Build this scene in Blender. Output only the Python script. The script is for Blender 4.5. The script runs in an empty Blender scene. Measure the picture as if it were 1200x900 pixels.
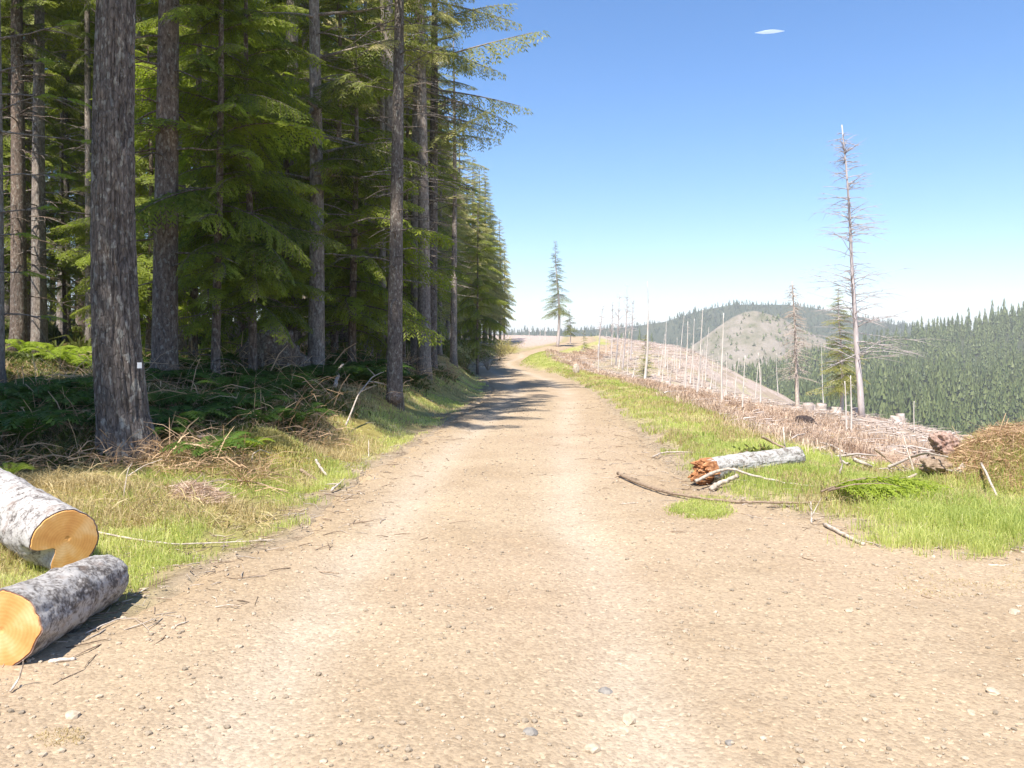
import bpy, math, random
import numpy as np
R = math.radians
rng = np.random.default_rng(7)
random.seed(7)
S = bpy.context.scene
COL = S.collection

# ------------------------------------------------------------------ camera numbers
W, H, F, U0, V0, CH = 1200.0, 900.0, 942.0, 600.0, 405.0, 1.7   # focal length in photo pixels, horizon row, eye height
SUN_EL, SUN_H = R(59), np.array([-0.36, -0.933])

# ------------------------------------------------------------------ numpy noise
def _h(ix, iy, iz, s):
    n = (ix * 374761393 + iy * 668265263 + iz * 2147483647 + s * 974711) & 0xFFFFFFFF
    n = ((n ^ (n >> 13)) * 1274126177) & 0xFFFFFFFF
    n = ((n ^ (n >> 16)) * 2246822519) & 0xFFFFFFFF
    return ((n ^ (n >> 15)) & 0xFFFFFF) / float(0xFFFFFF)
def vn(x, y, z=0.0, s=0):
    x, y, z = np.broadcast_arrays(np.asarray(x, float), np.asarray(y, float), np.asarray(z, float))
    ix, iy, iz = np.floor(x).astype(np.int64), np.floor(y).astype(np.int64), np.floor(z).astype(np.int64)
    fx, fy, fz = x - ix, y - iy, z - iz
    fx, fy, fz = fx*fx*(3-2*fx), fy*fy*(3-2*fy), fz*fz*(3-2*fz)
    r = 0
    for a in (0, 1):
        for b in (0, 1):
            for c in (0, 1):
                w = (fx if a else 1-fx) * (fy if b else 1-fy) * (fz if c else 1-fz)
                r = r + w * _h(ix+a, iy+b, iz+c, s)
    return r * 2 - 1
def fbm(x, y, z=0.0, s=0, o=4):
    r, a, t = 0, 1.0, 0
    for i in range(o):
        r = r + a * vn(np.asarray(x)*2**i, np.asarray(y)*2**i, np.asarray(z)*2**i, s+i*17); t += a; a *= 0.5
    return r / t
def sst(a, b, x):
    t = np.clip((np.asarray(x, float) - a) / (b - a), 0, 1); return t*t*(3-2*t)

# ------------------------------------------------------------------ terrain
EY  = [-40, -6,   0,    2,    3,    4,   5.1,  6.3,  7.2,  9.3, 11,  13,  16.9, 20,   29,  40,  46,  52,  58,  64,  72,  80,  90, 100, 115, 140, 170, 400]
LX  = [-2.5,-4,  -5,   -4.9, -4.2, -3.3,-2.5, -2.4, -1.95,-2.1,-2.1,-1.8,-1.5, -1.38,-.75,-1.3,-1.95,-2.6,-3.0,-2.9,-1.9,-.2, 2.5, 5, 8,  10,  12,  30]
RX  = [ 3,   5,   8,    8,    7.8,  7.4, 6.6,  4.7,  3.5,  2.3, 2.3, 2.4, 2.6,  2.65, 3.0, 2.9, 2.6,  1.3,.5, .55, 1.6, 3.3, 5.8, 8.6,11.8,13.8,15.8,34]
BY  = [-60, 46, 54, 62, 72, 84, 96, 115, 140, 165, 200, 300, 600, 1200]
BZ  = [0, 0, .22, .36, .6, 1.0, 1.6, 2.3, 3.3, 3.4, 1.5, -12, -70, -80]
def redge(y): return np.interp(y, EY, LX), np.interp(y, EY, RX)
BWY = [-60, 6, 9, 11, 14, 18, 25, 40, 52, 62, 75, 88, 100]
BW  = [.12, .12, .2, .35, .55, .75, .85, 1.05, 1.5, 1.6, 1.3, .5, .1]
def terr(x, y):
    x = np.asarray(x, float); y = np.asarray(y, float)
    l, r = redge(y)
    zb = np.interp(y, BY, BZ)
    el, er = np.maximum(l - x, 0), np.maximum(x - r, 0)
    bw = np.interp(y, BWY, BW)
    zl = bw * sst(0.2, 2.3, el) + 0.075 * np.clip(el - 2, 0, 60) * sst(4, 12, y) * (1 - .8*sst(75, 100, y))
    zl = zl - 0.06 * sst(0, .5, el) * (1 - sst(.5, 1.4, el))
    far = sst(60, 140, y)
    zr = 0.10 * sst(.1, .6, er) * (1 - sst(1.6, 3.4, er)) - 0.125 * np.clip(er - 1.8, 0, 13) - 0.5 * np.clip(er - 14.8, 0, 160)
    zr = zr - 0.03 * np.clip(er - 1.8, 0, 13) * sst(10, 40, y) * (1 - far)
    zr = zr + .85 * np.exp(-(((x - 3.3) / 2.2)**2 + ((y - 62) / 8.0)**2)) * sst(0, 1, er)
    b1 = sst(.3, 1.5, np.maximum(el, er))
    bump = 0.10 * fbm(x*.45, y*.45, 0, 3) * b1 + 0.05 * vn(x*1.7, y*1.7, 0, 5) * b1
    bump = bump + .28 * fbm(x*.16, y*.16, 0, 9) * sst(6, 11, er)
    mo = .26 * np.exp(-(((x + 3.25) / .75)**2 + ((y - 11.1) / .55)**2))          # mossy hump
    hp = .90 * np.exp(-np.maximum(((x - 6.45) / 1.15)**2 + ((y - 9.9) / .95)**2, 0)**1.5)
    return zb + zl + zr + bump + mo + hp
def ray(u, v, lo=2.5, hi=400):
    """where the sight line of a photo pixel meets the ground"""
    t = np.exp(np.linspace(math.log(lo), math.log(hi), 1500))
    x, z = (u - U0) / F * t, CH - (v - V0) / F * t
    k = np.argmax(z < terr(x, t))
    y = t[k] if z[k] < terr(x[k], t[k]) else 120.0
    x = (u - U0) / F * y
    return np.array([x, y, float(terr(x, y))])
def P(u, v, y): return np.array([(u - U0) / F * y, y, CH - (v - V0) / F * y])

# ------------------------------------------------------------------ mesh helpers
class MB:
    def __init__(s): s.v, s.q, s.t, s.a, s.n = [], [], [], [], 0
    def add(s, v, q=None, t=None, a=0.5):
        v = np.asarray(v, float).reshape(-1, 3)
        s.v.append(v)
        if q is not None and len(q): s.q.append(np.asarray(q, np.int64).reshape(-1, 4) + s.n)
        if t is not None and len(t): s.t.append(np.asarray(t, np.int64).reshape(-1, 3) + s.n)
        a = np.asarray(a, float)
        s.a.append(np.full(len(v), float(a)) if a.ndim == 0 else a)
        s.n += len(v)
    def quads(s, arr, a=0.5):
        arr = np.asarray(arr, float); n = len(arr)
        if n == 0: return
        aa = np.asarray(a, float)
        s.add(arr.reshape(-1, 3), np.arange(n*4).reshape(-1, 4), None, aa if aa.ndim == 0 else np.repeat(aa, 4))
    def tube(s, p, r, k=6, a=.5, cap=True):
        p = np.asarray(p, float); n = len(p); r = np.broadcast_to(np.asarray(r, float), (n,))
        d = np.gradient(p, axis=0); d /= np.linalg.norm(d, axis=1, keepdims=True) + 1e-9
        ref = np.array([0, 0, 1.0]) if abs(d[:, 2]).mean() < .8 else np.array([1.0, 0, 0])
        e1 = np.cross(d, ref); e1 /= np.linalg.norm(e1, axis=1, keepdims=True) + 1e-9
        e2 = np.cross(d, e1)
        th = np.arange(k) / k * 2 * math.pi
        v = p[:, None] + r[:, None, None] * (np.cos(th)[None, :, None] * e1[:, None] + np.sin(th)[None, :, None] * e2[:, None])
        i = np.arange(n-1)[:, None] * k; j = np.arange(k)[None]; j2 = (j + 1) % k
        q = np.stack([i+j, i+j2, i+k+j2, i+k+j], -1).reshape(-1, 4)
        v = v.reshape(-1, 3); t = None
        if cap:
            v = np.vstack([v, p[0], p[-1]]); jj = np.arange(k)
            t = np.vstack([np.stack([np.full(k, n*k), (jj+1) % k, jj], -1), np.stack([np.full(k, n*k+1), (n-1)*k + jj, (n-1)*k + (jj+1) % k], -1)])
        s.add(v, q, t, a)
    def build(s, name, mat, parent=None, smooth=True, col=None, loc=None):
        return mesh_obj(name, np.vstack(s.v), np.vstack(s.q) if s.q else None, np.vstack(s.t) if s.t else None, mat, parent, smooth, np.concatenate(s.a), col, loc)
def mesh_obj(name, v, q, t, mat, parent=None, smooth=True, var=None, col=None, loc=None):
    me = bpy.data.meshes.new(name)
    me.vertices.add(len(v)); me.vertices.foreach_set('co', np.asarray(v, np.float32).ravel())
    nq = 0 if q is None else len(q); nt = 0 if t is None else len(t)
    loops = np.concatenate([np.zeros(0, np.int64) if q is None else q.ravel(), np.zeros(0, np.int64) if t is None else t.ravel()])
    me.loops.add(len(loops)); me.loops.foreach_set('vertex_index', loops.astype(np.int32))
    st = np.concatenate([np.arange(nq)*4, nq*4 + np.arange(nt)*3]).astype(np.int32)
    me.polygons.add(nq + nt); me.polygons.foreach_set('loop_start', st)
    me.polygons.foreach_set('use_smooth', np.full(nq+nt, bool(smooth)))
    me.update(calc_edges=True)
    if var is not None:
        at = me.attributes.new('var', 'FLOAT', 'POINT'); at.data.foreach_set('value', np.asarray(var, np.float32))
    if col is not None:
        at = me.attributes.new('zone', 'FLOAT_COLOR', 'POINT')
        c4 = np.ones((len(v), 4), np.float32); c4[:, :3] = col; at.data.foreach_set('color', c4.ravel())
    if mat: me.materials.append(mat)
    o = bpy.data.objects.new(name, me); COL.objects.link(o)
    if parent is not None: o.parent = parent
    if loc is not None: o.location = loc
    return o
def grid(nu, nv):
    i = np.arange(nu-1)[:, None] * nv; j = np.arange(nv-1)[None]
    return np.stack([i+j, i+nv+j, i+nv+j+1, i+j+1], -1).reshape(-1, 4)
def tag(o, label=None, cat=None, group=None, kind=None):
    if label: o['label'] = label
    if cat: o['category'] = cat
    if group: o['group'] = group
    if kind: o['kind'] = kind
    return o
def empty(name, loc=(0, 0, 0), rz=0.0, sc=1.0):
    o = bpy.data.objects.new(name, None); COL.objects.link(o)
    o.location = loc; o.rotation_euler = (0, 0, rz); o.scale = (sc,)*3; o.empty_display_size = .2
    return o
def copy_tree(o, loc, rz, sc, sz=None, tilt=(0, 0)):
    c = o.copy(); COL.objects.link(c); c.location = loc; c.rotation_euler = (tilt[0], tilt[1], rz); c.scale = (sc, sc, sz or sc)
    for ch in list(o.children):
        d = ch.copy(); COL.objects.link(d); d.parent = c
    return c

# ------------------------------------------------------------------ materials
def mat(name):
    m = bpy.data.materials.new(name); m.use_nodes = True
    nt = m.node_tree; nt.nodes.clear()
    out = nt.nodes.new('ShaderNodeOutputMaterial')
    def N(t, **k):
        n = nt.nodes.new('ShaderNode' + t)
        for a, b in k.items():
            if a in n.inputs: n.inputs[a].default_value = b
            else: setattr(n, a, b)
        return n
    def Lk(a, b): nt.links.new(a, b)
    return m, N, Lk, out
def ramp(N, stops, interp='LINEAR'):
    n = N('ValToRGB'); n.color_ramp.interpolation = interp
    e = n.color_ramp.elements
    while len(e) < len(stops): e.new(.5)
    for i, (p, c) in enumerate(stops):
        e[i].position = p; e[i].color = (*c, 1) if len(c) == 3 else c
    return n
def mix(N, Lk, fac, a, b, mode='MIX'):
    n = N('Mix', data_type='RGBA', blend_type=mode)
    for sock, val in ((n.inputs[0], fac), (n.inputs[6], a), (n.inputs[7], b)):
        if hasattr(val, 'links') or hasattr(val, 'is_linked'): Lk(val, sock)
        else: sock.default_value = val if not isinstance(val, tuple) else (*val, 1)
    return n.outputs[2]
def coords(N, Lk, scale, obj=True):
    tc = N('TexCoord'); mp = N('Mapping'); mp.inputs['Scale'].default_value = scale
    Lk(tc.outputs['Object' if obj else 'Generated'], mp.inputs[0]); return mp.outputs[0]
def bump(N, Lk, h, strength, dist, prev=None):
    b = N('Bump'); b.inputs['Strength'].default_value = strength; b.inputs['Distance'].default_value = dist
    Lk(h, b.inputs['Height'])
    if prev: Lk(prev, b.inputs['Normal'])
    return b.outputs[0]
def leaf_mat(name, dark, light, trans=.35, tint=(.75, .9, .25), extra=None):
    m, N, Lk, out = mat(name)
    a = N('Attribute', attribute_name='var'); oi = N('ObjectInfo')
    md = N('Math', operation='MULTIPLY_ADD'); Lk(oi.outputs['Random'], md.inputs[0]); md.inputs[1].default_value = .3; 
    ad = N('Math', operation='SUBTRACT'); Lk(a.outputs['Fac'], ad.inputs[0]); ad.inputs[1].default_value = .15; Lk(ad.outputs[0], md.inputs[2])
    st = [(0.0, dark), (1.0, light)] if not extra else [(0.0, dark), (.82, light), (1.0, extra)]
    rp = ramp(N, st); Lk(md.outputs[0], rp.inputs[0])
    d = N('BsdfPrincipled', Roughness=.55); d.inputs['Specular IOR Level'].default_value = .3
    Lk(rp.outputs[0], d.inputs['Base Color'])
    t = N('BsdfTranslucent'); Lk(mix(N, Lk, .5, rp.outputs[0], tint, 'MULTIPLY'), t.inputs[0])
    hs = N('HueSaturation'); hs.inputs['Value'].default_value = 1.8
    Lk(t.inputs[0].links[0].from_socket, hs.inputs['Color']); Lk(hs.outputs[0], t.inputs[0])
    x = N('MixShader'); x.inputs[0].default_value = trans
    Lk(d.outputs[0], x.inputs[1]); Lk(t.outputs[0], x.inputs[2]); Lk(x.outputs[0], out.inputs[0])
    return m
def bark_mat(name, dark, mid, light, lichen=.0, vscale=1.0, bstr=.6):
    m, N, Lk, out = mat(name)
    c = coords(N, Lk, (1, 1, .3))
    n1 = N('TexNoise'); n1.inputs['Scale'].default_value = 22*vscale; n1.inputs['Detail'].default_value = 7; n1.inputs['Roughness'].default_value = .65; Lk(c, n1.inputs[0])
    vo = N('TexVoronoi', feature='DISTANCE_TO_EDGE'); vo.inputs['Scale'].default_value = 26*vscale; Lk(c, vo.inputs[0])
    r1 = ramp(N, [(.3, dark), (.52, mid), (.75, light)]); Lk(n1.outputs[0], r1.inputs[0])
    ve = ramp(N, [(0, (.5,)*3), (.12, (1,)*3)]); Lk(vo.outputs[0], ve.inputs[0])
    col = mix(N, Lk, .7, r1.outputs[0], ve.outputs[0], 'MULTIPLY')
    c2 = coords(N, Lk, (1, 1, .6))
    n2 = N('TexNoise'); n2.inputs['Scale'].default_value = 15; n2.inputs['Detail'].default_value = 5; Lk(c2, n2.inputs[0])
    r2 = ramp(N, [(.6 - lichen*.12, (0,)*3), (.66 - lichen*.1, (1,)*3)]); Lk(n2.outputs[0], r2.inputs[0])
    fm = N('Math', operation='MULTIPLY'); Lk(r2.outputs[0], fm.inputs[0]); fm.inputs[1].default_value = lichen
    col = mix(N, Lk, fm.outputs[0], col, (.5, .5, .45))
    n3 = N('TexNoise'); n3.inputs['Scale'].default_value = 1.3; n3.inputs['Detail'].default_value = 3; Lk(coords(N, Lk, (1, 1, .5)), n3.inputs[0])
    r3 = ramp(N, [(.4, (.8, .8, .8)), (.62, (1.15, 1.1, 1.02))]); Lk(n3.outputs[0], r3.inputs[0])
    col = mix(N, Lk, 1.0, col, r3.outputs[0], 'MULTIPLY')
    p = N('BsdfPrincipled', Roughness=.9); p.inputs['Specular IOR Level'].default_value = .2; Lk(col, p.inputs['Base Color'])
    mh = N('Math', operation='ADD'); Lk(n1.outputs[0], mh.inputs[0]); Lk(ve.outputs[0], mh.inputs[1])
    Lk(bump(N, Lk, mh.outputs[0], bstr, .02), p.inputs['Normal']); Lk(p.outputs[0], out.inputs[0])
    return m
def simple_mat(name, a, b, scale=12, stretch=(1, 1, 1), rough=.85, bstr=.3, bdist=.01, c=None):
    m, N, Lk, out = mat(name)
    n = N('TexNoise'); n.inputs['Scale'].default_value = scale; n.inputs['Detail'].default_value = 6; n.inputs['Roughness'].default_value = .65
    Lk(coords(N, Lk, stretch), n.inputs[0])
    r = ramp(N, [(.33, a), (.66, b)] if c is None else [(.33, a), (.55, b), (.72, c)]); Lk(n.outputs[0], r.inputs[0])
    va = N('Attribute', attribute_name='var'); mr = N('MapRange'); mr.inputs['To Min'].default_value = .65; mr.inputs['To Max'].default_value = 1.25; Lk(va.outputs['Fac'], mr.inputs[0])
    p = N('BsdfPrincipled', Roughness=rough); p.inputs['Specular IOR Level'].default_value = .25
    Lk(mix(N, Lk, 1.0, r.outputs[0], mr.outputs[0], 'MULTIPLY'), p.inputs['Base Color'])
    Lk(bump(N, Lk, n.outputs[0], bstr, bdist), p.inputs['Normal']); Lk(p.outputs[0], out.inputs[0])
    return m

M = {}
M['fir'] = leaf_mat('fir_needles', (.036, .056, .008), (.20, .22, .032), .36)
M['roadfir'] = leaf_mat('roadside_needles', (.085, .11, .022), (.33, .32, .10), .38, extra=(.42, .36, .17))
M['hemlock'] = leaf_mat('hemlock_needles', (.036, .064, .008), (.26, .30, .034), .46)
M['far_needles'] = leaf_mat('far_conifer_needles', (.07, .10, .026), (.19, .22, .065), .15)
M['blue_needles'] = leaf_mat('far_ridge_needles', (.03, .055, .022), (.065, .095, .035), .1)
M['grass'] = leaf_mat('grass_blades', (.26, .32, .07), (.56, .57, .20), .4, extra=(.66, .60, .34))
M['dry_grass'] = leaf_mat('straw_blades', (.32, .24, .11), (.58, .48, .26), .3, tint=(.9, .8, .5))
M['bracken'] = leaf_mat('dead_bracken_fronds', (.35, .245, .17), (.66, .53, .41), .25, tint=(.9, .7, .5))
M['brown_twigs'] = leaf_mat('brown_dry_twigs', (.20, .12, .06), (.66, .46, .28), .18, tint=(.9, .7, .5))
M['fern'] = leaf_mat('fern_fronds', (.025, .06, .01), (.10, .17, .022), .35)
M['fern_lit'] = leaf_mat('sunlit_yellow_green_fern', (.14, .2, .02), (.3, .36, .04), .4)  # lit copy of the fern fronds, sunlight put into the colour; also yellow-green needles
M['under'] = leaf_mat('undergrowth_leaves', (.035, .055, .012), (.14, .155, .03), .35, extra=(.24, .16, .07))
M['bark'] = bark_mat('furrowed_grey_bark', (.085, .07, .06), (.18, .15, .132), (.27, .235, .21), .4, 1.0, .8)
M['bark_brown'] = bark_mat('brown_fir_bark', (.075, .054, .042), (.20, .15, .12), (.34, .27, .22), .35)
M['bark_pale'] = bark_mat('pale_grey_bark', (.12, .096, .082), (.28, .235, .205), (.42, .365, .325), .4, .9, .5)
M['snag'] = simple_mat('weathered_snag_wood', (.45, .39, .345), (.72, .67, .61), 9, (1, 1, .15), bstr=.2, bdist=.004)
M['snag_grey'] = simple_mat('grey_snag_bark', (.36, .31, .30), (.58, .52, .50), 7, (1, 1, .3), bstr=.3, bdist=.01)
M['snag_brown'] = simple_mat('brown_dead_wood', (.38, .30, .245), (.60, .52, .45), 9, bstr=.2, bdist=.004)
M['stick'] = simple_mat('bleached_stick', (.26, .20, .15), (.56, .49, .41), 30, (1, 1, 1))
M['stick_dark'] = simple_mat('brown_stick', (.15, .10, .065), (.36, .27, .19), 30)
M['slash'] = simple_mat('logging_slash', (.26, .20, .165), (.62, .54, .48), 3)
M['stone'] = simple_mat('gravel_stone', (.26, .205, .145), (.46, .375, .275), 25, bstr=.4, bdist=.004)
M['stone_grey'] = simple_mat('grey_stone', (.20, .18, .16), (.34, .31, .27), 20, bstr=.4, bdist=.006)
M['root'] = simple_mat('red_brown_root_wood', (.20, .11, .08), (.46, .33, .27), 14, bstr=.7, bdist=.03)
M['char'] = simple_mat('charred_stump_wood', (.02, .015, .014), (.07, .05, .045), 14)
M['heap_moss'] = leaf_mat('mossy_stems', (.26, .24, .07), (.5, .42, .17), .2)
M['moss'] = simple_mat('yellow_moss', (.22, .19, .04), (.42, .36, .085), 18, bstr=.8, bdist=.03)
M['cloud'] = leaf_mat('white_cloud', (.50, .55, .62), (.56, .6, .66), .5, tint=(1, 1, 1))
M['tagw'] = simple_mat('white_plastic', (.7, .7, .72), (.82, .82, .84), 5, bstr=.0)

# log bark, cut wood
def log_bark(name, a, b, c, th):
    m, N, Lk, out = mat(name)
    co = coords(N, Lk, (1, 1, 1))
    n1 = N('TexNoise'); n1.inputs['Scale'].default_value = 9; n1.inputs['Detail'].default_value = 8; n1.inputs['Roughness'].default_value = .68; n1.inputs['Distortion'].default_value = .5; Lk(co, n1.inputs[0])
    n2 = N('TexNoise'); n2.inputs['Scale'].default_value = 55; n2.inputs['Detail'].default_value = 5; Lk(co, n2.inputs[0])
    sm = N('Math', operation='MULTIPLY_ADD'); Lk(n2.outputs[0], sm.inputs[0]); sm.inputs[1].default_value = .55; Lk(n1.outputs[0], sm.inputs[2])
    r = ramp(N, [(th, a), (th+.09, b), (th+.2, c)]); Lk(sm.outputs[0], r.inputs[0])
    n3 = N('TexNoise'); n3.inputs['Scale'].default_value = 5; n3.inputs['Detail'].default_value = 3; Lk(co, n3.inputs[0])
    r3 = ramp(N, [(.60, (0,)*3), (.70, (.55,)*3)]); Lk(n3.outputs[0], r3.inputs[0])
    col = mix(N, Lk, r3.outputs[0], r.outputs[0], (.18, .12, .09))
    p = N('BsdfPrincipled', Roughness=.9); p.inputs['Specular IOR Level'].default_value = .15
    Lk(col, p.inputs['Base Color']); Lk(bump(N, Lk, sm.outputs[0], .55, .012), p.inputs['Normal']); Lk(p.outputs[0], out.inputs[0])
    return m
M['log_white'] = log_bark('white_lichen_bark', (.10, .085, .078), (.26, .24, .225), (.43, .405, .385), .61)
M['log_grey'] = log_bark('grey_lichen_bark', (.10, .088, .08), (.22, .20, .185), (.38, .36, .34), .65)
M['log_alder'] = log_bark('smooth_alder_bark', (.13, .11, .09), (.31, .285, .255), (.43, .41, .38), .63)
def cut_mat(name, c1, c2, c3):
    m, N, Lk, out = mat(name)
    tc = N('TexCoord'); w = N('TexWave', wave_type='RINGS', rings_direction='Z'); w.inputs['Scale'].default_value = 16; w.inputs['Distortion'].default_value = 1.4; w.inputs['Detail'].default_value = 3; w.inputs['Detail Scale'].default_value = 2.5
    Lk(tc.outputs['Object'], w.inputs[0])
    n = N('TexNoise'); n.inputs['Scale'].default_value = 5.5; n.inputs['Detail'].default_value = 4; Lk(tc.outputs['Object'], n.inputs[0])
    r = ramp(N, [(.35, c1), (.52, c2), (.68, c3)]); Lk(n.outputs[0], r.inputs[0])
    wr = ramp(N, [(0, (.86, .80, .74)), (1, (1, 1, 1))]); Lk(w.outputs[0], wr.inputs[0])
    n4 = N('TexNoise'); n4.inputs['Scale'].default_value = 130; Lk(tc.outputs['Object'], n4.inputs[0])
    p = N('BsdfPrincipled', Roughness=.8); p.inputs['Specular IOR Level'].default_value = .2
    Lk(mix(N, Lk, .5, r.outputs[0], wr.outputs[0], 'MULTIPLY'), p.inputs['Base Color']); Lk(bump(N, Lk, n4.outputs[0], .25, .004), p.inputs['Normal']); Lk(p.outputs[0], out.inputs[0])
    return m
M['cut'] = cut_mat('fresh_orange_cut_wood', (.64, .29, .085), (.76, .40, .13), (.84, .55, .27))
M['cut_pale'] = cut_mat('pale_orange_cut_wood', (.58, .25, .07), (.72, .36, .13), (.80, .50, .25))
M['splinter'] = simple_mat('splintered_orange_wood', (.16, .065, .028), (.40, .18, .075), 18, bstr=.6, bdist=.02, c=(.64, .42, .24))

# ground: natural zones carried per vertex, broken up by noise
def ground_mat():
    m, N, Lk, out = mat('ground_soil')
    z = N('Attribute', attribute_name='zone')
    tc = N('TexCoord')
    n1 = N('TexNoise'); n1.inputs['Scale'].default_value = 3.0; n1.inputs['Detail'].default_value = 10; n1.inputs['Roughness'].default_value = .7; Lk(tc.outputs['Object'], n1.inputs[0])
    r1 = ramp(N, [(.3, (.55, .52, .5)), (.5, (.95, .95, .95)), (.72, (1.35, 1.3, 1.25))]); Lk(n1.outputs[0], r1.inputs[0])
    n2 = N('TexNoise'); n2.inputs['Scale'].default_value = 40; n2.inputs['Detail'].default_value = 6; n2.inputs['Roughness'].default_value = .7; Lk(tc.outputs['Object'], n2.inputs[0])
    r2 = ramp(N, [(.3, (.6,)*3), (.7, (1.35,)*3)]); Lk(n2.outputs[0], r2.inputs[0])
    c = mix(N, Lk, 1.0, z.outputs['Color'], r1.outputs[0], 'MULTIPLY'); c = mix(N, Lk, .8, c, r2.outputs[0], 'MULTIPLY')
    p = N('BsdfPrincipled', Roughness=.95); p.inputs['Specular IOR Level'].default_value = .1
    Lk(c, p.inputs['Base Color'])
    b = bump(N, Lk, n1.outputs[0], .5, .12); b = bump(N, Lk, n2.outputs[0], .6, .02, b)
    Lk(b, p.inputs['Normal']); Lk(p.outputs[0], out.inputs[0]); return m
M['ground'] = ground_mat()
def road_mat():
    m, N, Lk, out = mat('gravel_road')
    tc = N('TexCoord'); z = N('Attribute', attribute_name='zone')
    n0 = N('TexNoise'); n0.inputs['Scale'].default_value = .8; n0.inputs['Detail'].default_value = 5; Lk(tc.outputs['Object'], n0.inputs[0])
    r0 = ramp(N, [(.32, (.90, .88, .85)), (.52, (1, 1, 1)), (.7, (1.08, 1.08, 1.07))]); Lk(n0.outputs[0], r0.inputs[0])
    n1 = N('TexNoise'); n1.inputs['Scale'].default_value = 32; n1.inputs['Detail'].default_value = 9; n1.inputs['Roughness'].default_value = .75; Lk(tc.outputs['Object'], n1.inputs[0])
    r1 = ramp(N, [(.30, (.62, .59, .57)), (.43, (.92, .90, .88)), (.6, (1.05, 1.05, 1.04)), (.74, (1.25, 1.24, 1.22))]); Lk(n1.outputs[0], r1.inputs[0])
    vo = N('TexVoronoi'); vo.inputs['Scale'].default_value = 55; Lk(tc.outputs['Object'], vo.inputs[0])
    hv = N('SeparateColor'); Lk(vo.outputs['Color'], hv.inputs[0])
    rv = ramp(N, [(0, (.72, .70, .68)), (.5, (1, 1, 1)), (.92, (1.08, 1.06, 1.03)), (1, (1.5, 1.5, 1.48))]); Lk(hv.outputs[0], rv.inputs[0])
    c = mix(N, Lk, 1, z.outputs['Color'], r0.outputs[0], 'MULTIPLY'); c = mix(N, Lk, .8, c, r1.outputs[0], 'MULTIPLY'); c = mix(N, Lk, .75, c, rv.outputs[0], 'MULTIPLY')
    p = N('BsdfPrincipled', Roughness=.95); p.inputs['Specular IOR Level'].default_value = .15
    Lk(c, p.inputs['Base Color'])
    b = bump(N, Lk, n1.outputs[0], .55, .022); iv = N('Math', operation='SUBTRACT'); iv.inputs[0].default_value = 1; Lk(vo.outputs['Distance'], iv.inputs[1])
    b = bump(N, Lk, iv.outputs[0], .45, .008, b)
    Lk(b, p.inputs['Normal']); Lk(p.outputs[0], out.inputs[0]); return m
M['road'] = road_mat()

# ------------------------------------------------------------------ ground sheet
def zones(x, y):
    l, r = redge(y); el, er = np.maximum(l - x, 0), np.maximum(x - r, 0)
    nn = fbm(x*.8, y*.8, 0, 21); n2 = fbm(x*.25, y*.25, 0, 31)
    c = np.empty(x.shape + (3,)); c[:] = (.36, .28, .19)
    def put(w, col):
        nonlocal c
        w = np.clip(w, 0, 1)[..., None]; c = c * (1 - w) + np.array(col) * w
    put(sst(.15, .7, el + nn*.5), (.30, .27, .10))
    put(sst(.5, 1.4, el + nn*.7) * sst(8, 14, y), (.32, .26, .08))
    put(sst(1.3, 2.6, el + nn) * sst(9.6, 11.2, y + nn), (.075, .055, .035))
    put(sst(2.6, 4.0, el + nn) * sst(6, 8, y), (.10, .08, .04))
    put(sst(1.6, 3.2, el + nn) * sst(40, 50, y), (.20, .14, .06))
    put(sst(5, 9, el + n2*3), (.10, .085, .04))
    put(sst(.15, .8, er + nn*.5), (.34, .34, .11))
    put(sst(0, .4, nn) * sst(.3, 1, er), (.44, .36, .19))
    put(sst(1.8, 3.0, er + nn*1.2 - 2.2*(1 - sst(9, 14, y))), (.42, .31, .21))
    put(sst(4.0, 6.5, er + nn*1.5 - 1.5*(1 - sst(9, 14, y))), (.44, .355, .30))
    put(sst(-.05, .35, fbm(x*.35, y*.35, 0, 151)) * sst(4.5, 6.5, er) * .75, (.32, .25, .175)); put(sst(.1, .4, fbm(x*.5, y*.22, 0, 152)) * sst(4.5, 6.5, er) * .6, (.36, .34, .17))
    put(sst(110, 135, y) * sst(.3, 2, er), (.44, .35, .30)); put(sst(84, 92, y) * sst(.3, 1.5, el), (.44, .35, .30))
    put(sst(26, 40, er), (.12, .13, .06))
    put(sst(200, 320, np.hypot(x, y)), (.05, .07, .035))
    hump = np.exp(-(((x + 3.25) / .85)**2 + ((y - 11.1) / .65)**2)); put(sst(.3, .7, hump + nn*.2), (.55, .42, .12))
    mound = np.exp(-(((x - 6.3) / 1.2)**2 + ((y - 9.9) / 1.0)**2)); put(sst(.3, .6, mound + nn*.15), (.27, .16, .09))
    put(sst(.5, .1, el) * sst(.01, .1, el) * .5, (.3, .24, .12))
    return c
nr = 330
rad = np.concatenate([[.3], 1.2 * np.exp(np.linspace(0, math.log(6000/1.2), nr))])
ang = np.concatenate([np.linspace(-R(48), R(48), 420, endpoint=False), np.linspace(R(48), R(312), 121)])
RR, AA = np.meshgrid(rad, ang, indexing='ij')
gx, gy = RR*np.sin(AA), RR*np.cos(AA)
gz = terr(gx, gy); l, r = redge(gy); inside = np.minimum(gx - l, r - gx)
gz = np.maximum(gz, -95 + 3*fbm(gx*.01, gy*.01, 0, 4)) - .09 * sst(-.1, .45, inside) * (gy > -35) * (gy < 180)
hmax = RR > 400
gz = np.where(hmax, np.minimum(gz, -60 - 20*sst(400, 900, RR)), gz)
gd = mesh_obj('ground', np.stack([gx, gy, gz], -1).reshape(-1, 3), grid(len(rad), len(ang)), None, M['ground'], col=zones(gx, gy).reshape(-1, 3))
tag(gd, kind='structure')

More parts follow.
